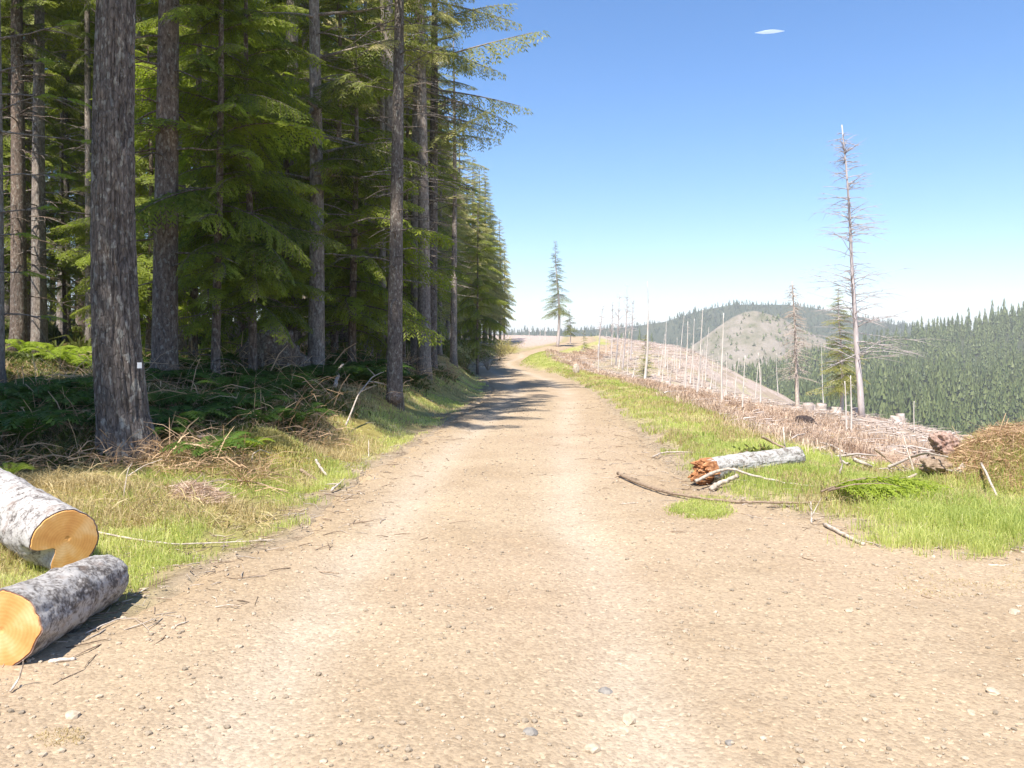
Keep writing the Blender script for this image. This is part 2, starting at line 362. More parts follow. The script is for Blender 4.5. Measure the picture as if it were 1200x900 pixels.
# ------------------------------------------------------------------ gravel road sheet
ry = np.concatenate([np.linspace(-8, 2.4, 40, endpoint=False), np.linspace(2.4, 9, 300, endpoint=False), 9*np.exp(np.linspace(0, math.log(170/9), 330))])
s_ = np.linspace(0, 1, 190)
l, r = redge(ry)
wob = lambda k: .16*fbm(ry*1.1, ry*0+k, 0, 40+k) + .10*fbm(ry*4, ry*0+k, 0, 50+k)
l2, r2 = l - .05 + wob(1)*np.clip(1.2 - ry/120, .3, 1), r + .05 + wob(2)*np.clip(1.2 - ry/120, .3, 1)
rx = l2[:, None] + (r2 - l2)[:, None] * s_[None]; ryy = np.broadcast_to(ry[:, None], rx.shape)
edge = np.minimum(rx - l2[:, None], r2[:, None] - rx)
ctr = np.interp(ryy, [0, 5, 8, 14, 20, 29, 40, 46, 52, 58, 64, 72], [-.3, -.3, -.3, .02, .5, 1.1, .8, .3, -.6, -1.2, -1.1, -.1])
trk = np.exp(-((np.abs(rx - ctr) - .92 + .07*fbm(ryy*.5, rx*0, 0, 66))/.30)**2)
mid = np.exp(-((rx - ctr)/.35)**2)
rz = terr(rx, ryy) + .014 - .075*(1 - sst(0, .3, edge)) - .028*trk + .012*mid + .012*fbm(rx*2.2, ryy*2.2, 0, 60) + .009*fbm(rx*9, ryy*9, 0, 61, 3)
shoulder = 1 - sst(.1, .9, edge + .35*fbm(rx*1.3, ryy*1.3, 0, 62))
rc = np.empty(rx.shape + (3,)); rc[:] = (.395, .305, .208)
rc = rc*(1 - .85*trk[..., None]) + np.array((.45, .37, .28))*.85*trk[..., None]
pn = sst(.05, .4, fbm(rx*.6, ryy*.35, 0, 63))[..., None]*.35; rc = rc*(1-pn) + np.array((.40, .30, .21))*pn
sh = np.clip(shoulder, 0, 1)[..., None]*.7; rc = rc*(1-sh) + np.array((.37, .28, .18))*sh
road = mesh_obj('gravel_road', np.stack([rx, ryy, rz], -1).reshape(-1, 3), grid(len(ry), len(s_)), None, M['road'], col=rc.reshape(-1, 3))
tag(road, kind='structure')

def road_z(x, y):
    c_ = np.interp(y, [0, 5, 8, 14, 20, 29, 40, 46, 52, 58, 64, 72], [-.3, -.3, -.3, .02, .5, 1.1, .8, .3, -.6, -1.2, -1.1, -.1])
    t_ = np.exp(-((np.abs(x - c_) - .92 + .07*fbm(y*.5, 0, 0, 66))/.30)**2); m_ = np.exp(-((x - c_)/.35)**2)
    return float(terr(x, y) + .014 - .028*t_ + .012*m_ + .012*fbm(x*2.2, y*2.2, 0, 60) + .009*fbm(x*9, y*9, 0, 61, 3))
# loose stones
def ico(sub):
    import bmesh
    bm = bmesh.new(); bmesh.ops.create_icosphere(bm, subdivisions=sub, radius=1)
    v = np.array([x.co[:] for x in bm.verts]); t = np.array([[q.index for q in f.verts] for f in bm.faces]); bm.free(); return v, t
ICO1, ICO2, ICO3, ICO5 = ico(1), ico(2), ico(3), ico(5)
def rock(seed, k=ICO1, flat=.6, amp=.35):
    v, t = k
    v = v * (1 + amp * fbm(v[:, 0]*1.3 + seed*3.1, v[:, 1]*1.3, v[:, 2]*1.3, seed, 2))[:, None]
    return v * np.array([1, .75 + .3*((seed*7) % 5)/5, flat]), t
mb = MB(); mb2 = MB()
shapes = [rock(i) for i in range(8)]
cnt = 0
while cnt < 9000:
    y = 2.6 * math.exp(random.random() * math.log(24/2.6)); l_, r_ = redge(y)
    x = random.uniform(max(l_-.2, -.72*y), min(r_ + .2, .72*y)); 
    c_ = np.interp(y, [0, 8, 14, 20, 29], [-.3, -.3, .02, .5, 1.1])
    if abs(abs(x - c_) - .92) < .28 and random.random() < .6: continue
    sz = min(.0044 * math.exp(random.gauss(.3, .6)), .018)*(1+.02*y)
    v, t = shapes[random.randrange(8)]; a = random.random()*6.28
    ca, sa = math.cos(a), math.sin(a)
    v = v @ np.array([[ca, sa, 0], [-sa, ca, 0], [0, 0, 1]]) * sz
    mb.add(v + (x, y, road_z(x, y) + sz*.22), None, t, random.random()); cnt += 1
tag(mb.build('gravel', M['stone'], smooth=False), kind='stuff')
ROCKS = [(708, 809, .045, 1, 'dark grey rounded stone on the road gravel'), (737, 843, .05, 0, 'pale angular stone beside the dark grey stone on the road'),
         (622, 863, .04, 1, 'flat grey stone low on the middle of the road'), (693, 878, .045, 0, 'largest pale chunk of rock in the loose gravel'), (1163, 815, .045, 0, 'tan rock on the shoulder of the turnout'),
         (855, 875, .03, 1, 'small flat greyish stone on the road'), (1138, 838, .026, 0, 'small white pebble on the turnout'), (994, 720, .028, 0, 'round pale pebble below the bleached stick'), (280, 760, .03, 0, 'whitish pebble on the bare verge beside the near log'),
         (85, 842, .045, 0, 'flat white chip of wood or stone below the near log'), (1188, 722, .05, 0, 'pale stone half buried at the far edge of the turnout'), (1120, 637, .05, 1, 'grey stone where the bright grass meets the gravel')]
for i, (u, v, s, g, lb) in enumerate(ROCKS):
    p = ray(u, v); vv, tt = rock(i+20, ICO2, .55, .45)
    o = mesh_obj('stone', vv*s*.85, None, tt, M['stone_grey'] if g else M['stone'], smooth=False, var=np.full(len(vv), .35 if g else .9), loc=(p[0], p[1], road_z(p[0], p[1]) + s*.06))
    o.rotation_euler = (0, 0, i*1.3); tag(o, lb, 'stone', 'loose stones on the gravel')

# ------------------------------------------------------------------ foliage building
def spray(L, seed, up=.25, droop=.5, step=.085, tl=.34, bl=.10, bw=.028, hang=.35, start=.12, dens=1.0):
    """one conifer bough along +X: woody axis and flat blade quads of needles"""
    g = np.random.default_rng(seed)
    s = np.linspace(0, L, 12)
    ax = np.stack([s, .05*L*np.sin(s/L*4 + seed), up*s - droop*s*s/L], -1)
    quads, var, twigs = [], [], []
    for sp in np.arange(start*L, L, step):
        for sd in (-1, 1):
            if g.random() > dens: continue
            f = sp / L
            base = np.array([np.interp(sp, s, ax[:, i]) for i in range(3)])
            ln = tl * L * (1.02 - f)**.7 * min(1, .35 + 2.2*f) * g.uniform(.6, 1.2) + .08
            an = sd * R(g.uniform(45, 68))
            sl = up - 2*droop*f
            d = np.array([math.cos(an), math.sin(an), sl*math.cos(an) - g.uniform(.0, .25)])
            d /= np.linalg.norm(d)
            n = max(3, int(ln / (bl*.42)))
            tt = np.linspace(.08, 1, n) * ln
            pts = base + d*tt[:, None]; pts[:, 2] -= hang * tt**2 / max(ln, .2)
            twigs.append(np.vstack([base, pts[n//2], pts[-1]]))
            dd = np.gradient(pts, axis=0) if n > 1 else np.repeat(d[None], n, 0); dd /= np.linalg.norm(dd, axis=1, keepdims=True)
            side = np.cross(dd, [0, 0, 1]); side /= np.linalg.norm(side, axis=1, keepdims=True) + 1e-9
            nrm = np.cross(side, dd)
            for k in (-1, 1):
                a2 = R(g.uniform(22, 48, n))[:, None] if False else np.radians(g.uniform(22, 50, n))[:, None]
                di = dd*np.cos(a2) + k*side*np.sin(a2) + nrm*g.uniform(-.28, .22, n)[:, None]
                pe = np.cross(di, nrm); pe /= np.linalg.norm(pe, axis=1, keepdims=True) + 1e-9
                pe = pe*np.cos(.5) + nrm*g.uniform(-.6, .6, n)[:, None]
                b = bl * g.uniform(.7, 1.25, n)[:, None]; w = bw * g.uniform(.7, 1.2, n)[:, None]
                quads.append(np.stack([pts, pts + di*b*.45 + pe*w*.5, pts + di*b, pts + di*b*.45 - pe*w*.5], 1))
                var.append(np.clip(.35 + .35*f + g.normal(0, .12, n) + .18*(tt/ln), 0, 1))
    return ax, np.concatenate(quads), np.concatenate(var), twigs
def rotm(az, pitch, roll=0):
    ca, sa, cp, sp, cr, sr = math.cos(az), math.sin(az), math.cos(pitch), math.sin(pitch), math.cos(roll), math.sin(roll)
    Rz = np.array([[ca, -sa, 0], [sa, ca, 0], [0, 0, 1]]); Ry = np.array([[cp, 0, -sp], [0, 1, 0], [sp, 0, cp]]); Rx = np.array([[1, 0, 0], [0, cr, -sr], [0, sr, cr]])
    return Rz @ Ry @ Rx
def dead_limb(mb, g, base, az, L, r, pitch=0., droop=.3, forks=3, a=.6):
    n = 8; s = np.linspace(0, 1, n)
    p = np.stack([s*L, np.cumsum(g.normal(0, .03*L/2, n)), math.tan(pitch)*s*L - droop*L*s*s + np.cumsum(g.normal(0, .012*L, n))], -1) @ rotm(az, 0).T + base
    mb.tube(p, r*(1 - .8*s), 5, a)
    for _ in range(forks):
        i = g.integers(2, n-1); az2 = az + g.choice([-1, 1])*g.uniform(.4, 1.0); l2 = L*g.uniform(.2, .45); q = np.linspace(0, 1, 5)
        pp = np.stack([q*l2, np.cumsum(g.normal(0, .03*l2, 5)), -droop*.8*l2*q*q + g.normal(0, .02)*q], -1) @ rotm(az2, g.uniform(-.3, .3)).T + p[i]
        mb.tube(pp, r*.5*(1 - .8*q), 4, a)
    return p
def trunk_pts(h, lean, g, n=26, wig=.06):
    s = np.linspace(0, 1, n)
    return np.stack([lean[0]*s*h + wig*np.sin(s*5 + g.uniform(0, 6)), lean[1]*s*h + wig*np.sin(s*4 + g.uniform(0, 6)), s*h - .4*(1-s)], -1), s
def make_tree(name, h, r0, crown0, lmax, nb, seed, templates, needle, bark, dead=(1.5, 8, 14), lean=(0, 0), top_r=.012, upper=.0, shape=.75, pitch=(.25, -.25), fine=False, sides=None, limb_a=.6):
    """tree > trunk (with its limbs), crown"""
    g = np.random.default_rng(seed)
    root = empty(name)
    mt, mc = MB(), MB()
    pts, s = trunk_pts(h, lean, g)
    rr = r0*(1 - s)**.8 + top_r + r0*.45*np.exp(-s*h/.35)
    mt.tube(pts, rr, 14, .5)
    at = lambda z: np.array([np.interp(z, pts[:, 2], pts[:, i]) for i in range(3)])
    for _ in range(dead[2]):
        z = g.uniform(dead[0], dead[1])
        dead_limb(mt, g, at(z), g.uniform(0, 6.28), g.uniform(.5, 1.9), r0*.07 + .008, g.uniform(-.2, .3), g.uniform(.05, .35), 3, limb_a)
    for i in range(nb):
        f = ((i + g.uniform(0, 1)) / nb)
        z = crown0 + (h - crown0) * f**1.0
        ff = (z - crown0) / (h - crown0)
        L = lmax * (1 - ff)**shape * g.uniform(.65, 1.15) * min(1, .55 + 1.6*ff) + .25
        az = i*2.4 + g.uniform(-.5, .5)
        T = templates[g.integers(len(templates))]
        k = L / T[0][-1, 0]
        m = rotm(az, pitch[1] + (pitch[0]-pitch[1])*ff + g.uniform(-.32, .25), g.uniform(-.5, .5)).T
        b = at(min(z, h-.05))
        kk = np.array([k, .55*k + .45*min(1.2, max(.7, k)), k])
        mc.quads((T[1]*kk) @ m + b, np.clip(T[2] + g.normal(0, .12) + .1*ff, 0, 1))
        ax = (T[0]*kk) @ m + b
        q = np.linspace(0, 1, len(ax))
        mt.tube(ax[::2], (.010 + .009*L*min(1, r0*5))*(1 - .85*q[::2]), 4, limb_a)
        if fine:
            for tw in T[3][::2]: mt.tube((tw*kk) @ m + b, (.006, .004, .002), 3, limb_a, False)
    mt.build('trunk', bark, root); 
    if nb: mc.build('crown', needle, root)
    return root

T_fir = [spray(2.4, i, .12, .22, .10, .30, .17, .05, .25) for i in range(4)]
T_road = [spray(2.2, 10+i, .05, .32, .095, .30, .17, .05, .45) for i in range(4)]
T_over = [spray(4.0, 30+i, .22, .07 + .035*i, .12, .20, .17, .05, .75, .2, .85) for i in range(3)]
T_hem = [spray(1.9, 20+i, .22, .45, .065, .30, .10, .032, .42) for i in range(5)]
T_snag = None

PARK = (0, -400, -60)
fir = [make_tree('fir_tree', 25 + i*1.5, .24, 8 + i, 3.0, 90, 100+i, T_fir, M['fir'], [M['bark_brown'], M['bark'], M['bark_brown'], M['bark_pale']][i], (1.2, 9, 34)) for i in range(4)]
roadfir = [make_tree('roadside_fir', 18 + i, .19, 1.8 + i*.6, 2.9, 115, 200+i, T_road, M['roadfir'], M['bark_pale'], (.8, 3, 8)) for i in range(4)]
hem = [make_tree('hemlock_tree', 8.5 + i*1.5, .09, 1.0 + .3*i, 2.7, 64, 300+i, T_hem, M['hemlock'], M['bark_brown'], (.5, 2, 6), shape=.7, fine=True, pitch=(.3, -.15)) for i in range(4)]
edgefir = [make_tree('fir_tree', 20 + i, .215, 9.5, 1.9, 26, 400+i, T_fir, M['roadfir'], M[['bark_pale', 'bark'][i]], (3.0, 12, 46), shape=.5, limb_a=.9) for i in range(2)]
used = set()
def plant(proto, x, y, sc, label, cat, group=None, rz=None, sz=None, tilt=(0, 0), dz=0.0):
    if sz is None and cat == 'tree' and group == 'trees along the forest edge' and y > 99: sz = sc
    z = float(terr(x, y)) + dz
    rz = random.uniform(0, 6.28) if rz is None else rz
    if proto.name not in used:
        used.add(proto.name); o = proto; o.location = (x, y, z); o.rotation_euler = (*tilt, rz); o.scale = (sc, sc, sz or sc)
    else: o = copy_tree(proto, (x, y, z), rz, sc, sz, tilt)
    if 'group' in o: del o['group']
    return tag(o, label, cat, group)
def U(u, y): return (u - U0) / F * y

# ---- the big grey trunk beside the road
def big_tree():
    y = 10.3; x = U(150, y); z0 = float(terr(x, y))
    root = empty('fir_tree', (x, y, z0))
    cz = np.array([-.4, 0, .5, 1.5, 2.8, 4.2, 5.8, 8, 12, 18, 26]); cx = np.array([.03, .02, -.07, -.15, -.19, -.19, -.15, -.10, .0, .1, .2])
    rw = np.array([.52, .40, .315, .285, .262, .245, .228, .215, .18, .11, .02])
    n, k = 620, 150
    zz = np.concatenate([np.linspace(-.4, 7.5, 560), np.linspace(7.6, 26, 60)]); n = len(zz)
    th = np.arange(k)/k*2*math.pi
    Z, T = np.meshgrid(zz, th, indexing='ij')
    rad_ = np.interp(Z, cz, rw)
    cxs, sns = np.cos(T), np.sin(T)
    fur = np.abs(fbm(cxs*8, sns*8, Z*1.1, 70, 3)); plate = vn(cxs*14, sns*14, Z*5, 77)
    rad_ = rad_ * (1 + .05*np.sin(T*3 + 1)*np.exp(-np.maximum(Z, 0)/.5) + .02*fbm(cxs*2, sns*2, Z*.7, 71)) - .036*(1 - sst(0, .17, fur)) + .007*plate
    v = np.stack([np.interp(Z, cz, cx) + rad_*cxs, rad_*sns, Z], -1).reshape(-1, 3)
    i = np.arange(n-1)[:, None]*k; j = np.arange(k)[None]; j2 = (j+1) % k
    q = np.stack([i+j, i+j2, i+k+j2, i+k+j], -1).reshape(-1, 4)
    g = np.random.default_rng(5); mc = MB(); ml = MB()
    for b in range(46):
        f = (b + g.random())/46; zc = 11.5 + 14*f; L = 2.3*(1-f)**.75*g.uniform(.6, 1.1) + .3; Tm = T_fir[b % 4]; kk = L/2.4
        m = rotm(b*2.4, -.1 + .4*f).T; base = np.array([np.interp(zc, cz, cx), 0, zc])
        mc.quads(Tm[1]*kk @ m + base, Tm[2]); ml.tube((Tm[0]*kk @ m + base)[::3], .03, 4)
    ml.add(v, q); ml.build('trunk', M['bark'], root); cr = mc.build('crown', M['fir'], root)
    bm_ = MB()   # small white marker nailed to the bark
    px = U(166.5, y-.2) - x; pz = CH - (428-V0)/F*(y-.2) - z0
    a = np.array([[-.026, 0, -.036], [.026, 0, -.036], [.026, 0, .036], [-.026, 0, .036]])
    m = rotm(-.45, 0).T
    v8 = np.vstack([a, a + (0, .02, 0)]) @ rotm(.62, 0).T + (px, -.265, pz)
    q8 = [[0, 1, 2, 3], [5, 4, 7, 6], [0, 4, 5, 1], [1, 5, 6, 2], [2, 6, 7, 3], [3, 7, 4, 0]]
    bm_.add(v8, q8); bm_.build('marker', M['tagw'], root, False)
    tag(root, 'thickest tree, grey furrowed leaning trunk with a small white marker near its base', 'tree')
    return root
big_tree()

# ---- individually placed trunks of the forest edge (u of the trunk, distance, prototype, width scale)
g_edge = 'trees along the forest edge'
plant(fir[0], U(196, 16), 16, 1.0, 'dark brown tree with dead side branches just behind the thick grey trunk', 'tree', g_edge, rz=.6)
plant(edgefir[1], U(465, 18), 18, .8, 'brown trunk with flared dark foot at the top of the bank', 'tree', g_edge, rz=1.2)
plant(edgefir[0], U(448, 25), 25, .8, 'narrow pale trunk close behind the brown trunk with the flared foot', 'tree', g_edge)
plant(edgefir[0], U(494, 25.5), 25.5, 1.0, 'pinkish grey sunlit trunk on the bank with boughs reaching over the road', 'tree', g_edge)
plant(edgefir[1], U(507, 28), 28, .95, 'shaded dark trunk just behind the sunlit pinkish trunk', 'tree', g_edge)
plant(edgefir[0], U(430, 29), 29, .8, 'pale trunk half hidden in foliage between the hemlocks and the brown trunk', 'tree', g_edge)
plant(edgefir[0], U(516, 44), 44, .62, 'thinnest whitish trunk standing on the bank near the bend', 'tree', g_edge)
plant(edgefir[0], U(532, 38), 38, .78, 'whitish slender trunk at the end of the bank before the bend', 'tree', g_edge, rz=2.6)
plant(edgefir[0], U(48, 22), 22, .9, 'sunlit straight grey trunk seen past the thick trunk, lit from base up', 'tree', g_edge, tilt=(0, .03))
plant(fir[2], U(20, 21), 21, .8, 'dark trunk beside the sunlit straight grey trunk at the photo edge', 'tree', g_edge)
plant(fir[3], U(103, 25), 25, .48, 'slender pale pole of a tree right beside the thick grey trunk', 'tree', g_edge, sz=.8)
plant(fir[3], U(76, 30), 30, .85, 'pale mottled trunk seen high between the sunlit trunk and the thick one', 'tree', g_edge)

# boughs of the edge tree that reach out over the road
def over_boughs(x, y, seed, zs, L0, mname, lab, nm='roadside_fir'):
    g = np.random.default_rng(seed); root = empty('roadside_fir', (x, y, float(terr(x, y))))
    mt, mc = MB(), MB(); pts, s = trunk_pts(18.5, (0, 0), g); mt.tube(pts, .20*(1-s)**.8 + .012 + .1*np.exp(-s*18/.35), 14)
    for i, z in enumerate(zs):
        for az0 in (g.uniform(-1.0, .5), g.uniform(0, 6.28)):
            T = T_over[g.integers(3)]; L = (L0 if abs(az0) < 1.1 else 2.4)*g.uniform(.55, 1.05)*(1 - .75*max(0, z-11)/7.5); k = L/4.0
            m = rotm(az0, g.uniform(-.38, .22), g.uniform(-.5, .5)).T; b = np.array([0, 0, z])
            mc.quads((T[1]*(k, .5*k+.5, k)) @ m + b, np.clip(T[2] + g.normal(0, .1), 0, 1)); ax = (T[0]*(k, .5*k+.5, k)) @ m + b
            mt.tube(ax[::2], np.linspace(.045, .008, len(ax[::2])), 5, .9)
            for tw in T[3][::3]: mt.tube((tw*(k, .5*k+.5, k)) @ m + b, (.008, .005, .003), 3, .9, False)
    for _ in range(16): dead_limb(mt, g, np.array([0, 0, g.uniform(3, 9)]), g.uniform(-1, 1), g.uniform(1, 2.6), .02, .1, .2, 4, .9)
    mt.build('trunk', M['bark_pale'], root); mc.build('crown', M[mname], root)
    return tag(root, lab, 'tree', g_edge)
over_boughs(U(489, 27), 27, 1, np.arange(7.2, 18, .75), 4.6, 'roadfir', 'tall edge tree with long bare limbs and open sunlit boughs against the sky')
over_boughs(U(455, 22), 22.5, 2, np.arange(9.5, 18, 1.9), 2.0, 'roadfir', 'tall tree with grey limbs high over the brown trunk with flared foot')

over_boughs(U(368, 20), 20, 3, [5.0, 5.6, 6.1, 6.6, 7.2, 8, 9, 10, 11, 12, 13, 14, 15.5, 17], 3.4, 'fir', 'dim grey trunk with heavy dark boughs hanging like a curtain toward the road')
# ---- roadside firs running to the bend
k = 0
LB = 'sunlit roadside fir in the close row that runs to the bend'
for y in np.arange(33, 107, 2.9):
    l_, r_ = redge(y)
    for row, off in ((0, 2.5), (1, 5.6), (2, 9)):
        yy = y + random.uniform(-1, 1); x = float(np.interp(yy, [33, 45, 60, 75, 85, 95, 107], [-4.2, -4.8, -5.9, -5.0, -4.1, -3.1, -2.2])) - (off - 2.5) + random.uniform(-.5, .5)
        if row == 0 and yy < 42: continue
        hh = np.interp(yy, [33, 60, 80, 118], [20, 18, 19, 17]) * random.uniform(.85, 1.1)
        pr = roadfir[random.randrange(4)]
        plant(pr, x, yy, hh/19.5, LB if row == 0 else 'fir standing behind the roadside row before the bend', 'tree', 'firs along the road before the bend' if row == 0 else 'firs behind the roadside row')
        k += 1
plant(roadfir[1], U(586, 106), 106, .86, 'last bluish fir of the row, open against the sky at the bend', 'tree', rz=1)
plant(roadfir[2], U(591, 116), 116, .72, 'small open fir just past the end of the roadside row', 'tree', rz=3)

# ---- hemlocks in the gap, low bright boughs
for (u, y, sc, lb) in [(292, 17.5, .95, 'bushy hemlock with the brightest low drooping boughs at the forest edge'), (338, 23, 1.1, 'hemlock right behind the brightest low boughs'),
                       (255, 16.5, .95, 'young hemlock between the dark brown tree and the bright low boughs'), (415, 21.5, 1.15, 'hemlock with dark curtain of boughs in front of the pale trunks'),
                       (395, 25, 1.2, 'hemlock filling the gap behind the dim grey trunk'), (230, 20, 1.1, 'tall hemlock shading the dark brown tree from behind'),
                       (475, 29, 1.1, 'hemlock behind the two trunks on the bank'), (285, 23, 1.25, 'hemlock deep behind the brightest low boughs'), (175, 19, .9, 'slim hemlock seen just past the thick grey trunk'),
                       (560, 47, .8, 'short bushy fir on the cut bank by the bend')]:
    plant(hem[random.randrange(4)], U(u, y), y, sc, lb, 'tree', 'hemlocks under the tall trees')
for (u, y) in [(75, 27), (15, 25), (140, 25), (330, 29), (440, 33), (110, 33), (40, 33), (210, 28), (-40, 24), (370, 35), (260, 34)]:
    plant(hem[random.randrange(4)], U(u, y), y, random.uniform(.7, 1.2), 'small hemlock deep in the dim forest', 'tree', 'young hemlocks deep in the forest')
# ---- the forest behind
pts = []
tries = 0
while len(pts) < 62 and tries < 6000:
    tries += 1
    y = random.uniform(24, 62); x = random.uniform(-.72*y, -5.5)
    if U(600, 1) is None: continue
    if all((x-a)**2 + (y-b)**2 > 3.2**2 for a, b in pts): pts.append((x, y))
for x, y in pts:
    plant(fir[random.randrange(4)], x, y, random.uniform(.65, 1.05), 'conifer trunk standing deep in the dim forest', 'tree', 'conifers deep in the forest')
# trees standing just beyond the photo's edge; their crowns shade the forest edge
for (x, y, s) in [(-8.0, 4.9, 1), (-8.7, 8.6, .95), (-10.8, 6.0, 1.05), (-11.2, 2.6, 1)]:
    plant(fir[int(abs(x*10)) % 4], x, y, s, 'conifer of the forest edge beside the logs, outside the photo', 'tree', 'conifers beside the camera')
# bare yellow-tipped boughs of a tree at the photo's edge
def edge_tree():
    y = 13.5; x = U(-14, y); root = empty('fir_tree', (x, y, float(terr(x, y)))); g = np.random.default_rng(12); mt, mc = MB(), MB()
    pts, s = trunk_pts(22, (0, 0), g); mt.tube(pts, .20*(1-s)**.8 + .01 + .1*np.exp(-s*22/.35), 14)
    for (z, L, pt) in [(6.3, 1.5, .10), (5.9, 1.9, -.05), (5.6, 1.3, .25), (5.3, 2.0, -.02), (4.5, 1.2, .15), (3.9, 1.1, .2), (3.5, .9, .1), (2.9, .8, .1), (6.8, 1.5, .3), (2.2, 1.0, .1)]:
        z -= float(root.location.z)
        p = dead_limb(mt, g, np.array([0, 0, z]), g.uniform(-.5, .3), L, .02, pt, .12, 5, .95)
        T = T_hem[0]; k = .25; m = rotm(g.uniform(-.5, .3), pt).T
        mc.quads(T[1]*k @ m + p[5], .9)
    mt.build('trunk', M['bark_pale'], root); mc.build('crown', M['fern_lit'], root)
    tag(root, 'tree at the photo edge with bare yellow tipped branches reaching in', 'tree')
edge_tree()

# ------------------------------------------------------------------ ferns, undergrowth, grass
def fern_mesh(seed, nf=11, L=.75, arch=.55):
    g = np.random.default_rng(seed); mb = MB()
    for i in range(nf):
        az = i/nf*6.28 + g.uniform(-.3, .3); l = L*g.uniform(.7, 1.15); s = np.linspace(0, 1, 16)
        out_, up_ = l*.8*s, l*(1.25*s - (.62 + arch*.6)*s*s) 
        ax = np.stack([out_*math.cos(az), out_*math.sin(az), up_], -1)
        d = np.gradient(ax, axis=0); d /= np.linalg.norm(d, axis=1, keepdims=True)
        sd = np.array([-math.sin(az), math.cos(az), 0])
        for k_ in (-1, 1):
            pw = .16*l*np.sin(np.clip(s*.95 + .05, 0, 1)*math.pi)**.6 + .01
            b = ax[1:]; t = b + k_*sd*pw[1:, None] + d[1:]*pw[1:, None]*.45 - np.array([0, 0, .25])*pw[1:, None]
            w = d[1:]*l*.024
            mb.quads(np.stack([b - w, (b+t)/2 - w*1.3, t, (b+t)/2 + w*1.3], 1), np.clip(.5 + g.normal(0, .15, 15), 0, 1))
        mb.tube(ax[::3], np.linspace(.006, .002, len(ax[::3])), 3, .4, False)
    return mb
fproto = [fern_mesh(i) for i in range(3)]
fobj = []
for i, mbx in enumerate(fproto):
    o = mbx.build('sword_fern', M['fern'], smooth=False); fobj.append(o)
firstf = set()
def put_fern(x, y, sc, lb, gp, mat_=None):
    i = random.randrange(3); o = fobj[i]
    if i in firstf or mat_: o = o.copy(); COL.objects.link(o)
    else: firstf.add(i)
    if mat_: o.data = o.data.copy(); o.data.materials[0] = mat_
    o.location = (x, y, float(terr(x, y)) - .01); o.rotation_euler = (0, 0, random.uniform(0, 6)); o.scale = (sc,)*3
    if 'group' in o: del o['group']
    tag(o, lb, 'fern', gp)
n = 0
while n < 115:
    y = 9.9*math.exp(random.random()*.9); l_, _ = redge(y); x = l_ - random.uniform(1.6, 7)
    if abs(U(150, 10.3) - x) < .5 and abs(y-10.3) < .5: continue
    if x < -.66*y or (x + 3.25)**2 + (y - 11.1)**2 < 1.3: continue
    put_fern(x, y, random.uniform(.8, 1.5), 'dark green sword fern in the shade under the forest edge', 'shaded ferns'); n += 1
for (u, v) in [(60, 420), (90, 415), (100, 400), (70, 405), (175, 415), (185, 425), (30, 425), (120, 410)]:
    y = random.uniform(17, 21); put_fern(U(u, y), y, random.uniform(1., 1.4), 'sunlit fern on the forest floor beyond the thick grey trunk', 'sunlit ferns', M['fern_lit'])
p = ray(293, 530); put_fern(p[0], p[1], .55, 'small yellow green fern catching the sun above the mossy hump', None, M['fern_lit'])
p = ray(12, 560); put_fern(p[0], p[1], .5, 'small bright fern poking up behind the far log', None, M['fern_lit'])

def blades(n, fx, hgt, wid, lean, name, m, curl=.5, kind='stuff', clump=0, dz=0.0, vbias=.5):
    """n grass blades; fx() gives arrays x, y and keep mask"""
    x, y, hs = fx(n); n = len(x); z = terr(x, y) + dz
    a = rng.uniform(0, 6.28, n); h = hgt * hs * rng.uniform(.55, 1.25, n); w = wid * rng.uniform(.7, 1.3, n) * np.clip(.6 + y*.05, .8, 2.6)
    ln = lean * rng.uniform(.2, 1.3, n); dx, dy = np.cos(a)*ln*h, np.sin(a)*ln*h
    b = rng.uniform(0, 6.28, n); wx, wy = np.cos(b)*w/2, np.sin(b)*w/2
    p0 = np.stack([x-wx, y-wy, z-.01], -1); p1 = np.stack([x+wx, y+wy, z-.01], -1)
    mx, my = x + dx*.35, y + dy*.35
    p2 = np.stack([mx+wx*.8, my+wy*.8, z+h*.6], -1); p3 = np.stack([mx-wx*.8, my-wy*.8, z+h*.6], -1)
    p4 = np.stack([x+dx, y+dy, z+h*(1-curl*ln)], -1)
    v = np.stack([p0, p1, p2, p3, p4], 1).reshape(-1, 3); i = np.arange(n)[:, None]*5
    q = i + np.array([[0, 1, 2, 3]]); t = i + np.array([[3, 2, 4]])
    va = np.repeat(np.clip(vbias + rng.normal(0, .2, n) + .25*vn(x*.9, y*.9, 0, 88), 0, 1), 5)
    o = mesh_obj(name, v, q, t, m, None, False, va); return tag(o, kind=kind)
def area(y0, y1, side, e0, e1, thr, seed, dens_y=True, fq=1.2):
    def f(n):
        N_ = n*4
        y = y0*np.exp(rng.random(N_)*math.log(y1/y0)) if dens_y else rng.uniform(y0, y1, N_)
        l, r = redge(y); e = rng.uniform(e0, e1, N_); x = l - e if side < 0 else r + e
        nz = fbm(x*fq, y*fq, 0, seed)
        w = sst(thr-.15, thr+.25, nz) * sst(e0, e0 + .35, e + .3*vn(x*3, y*3, 0, 8)) * (1 - sst(e1-.8, e1, e))
        k = (rng.random(N_) < w) & (np.abs(x) < .68*y + .5)
        k &= ~(((x + 3.3)/.75)**2 + ((y - 11.0)/.6)**2 < rng.random(N_)*1.6)
        x, y, w = x[k][:n], y[k][:n], w[k][:n]
        return x, y, .55 + .45*w
    return f
blades(24000, area(4.9, 11.5, -1, -.12, 2.6, -.2, 90), .11, .006, .6, 'grass', M['grass'], vbias=.5)
blades(15000, area(9, 50, -1, 0, 1.9, .0, 91), .08, .008, .7, 'grass', M['grass'], vbias=.8)
blades(26000, area(6.6, 13, 1, -.05, 4.6, -.15, 92), .11, .006, .5, 'grass', M['grass'], vbias=.45)
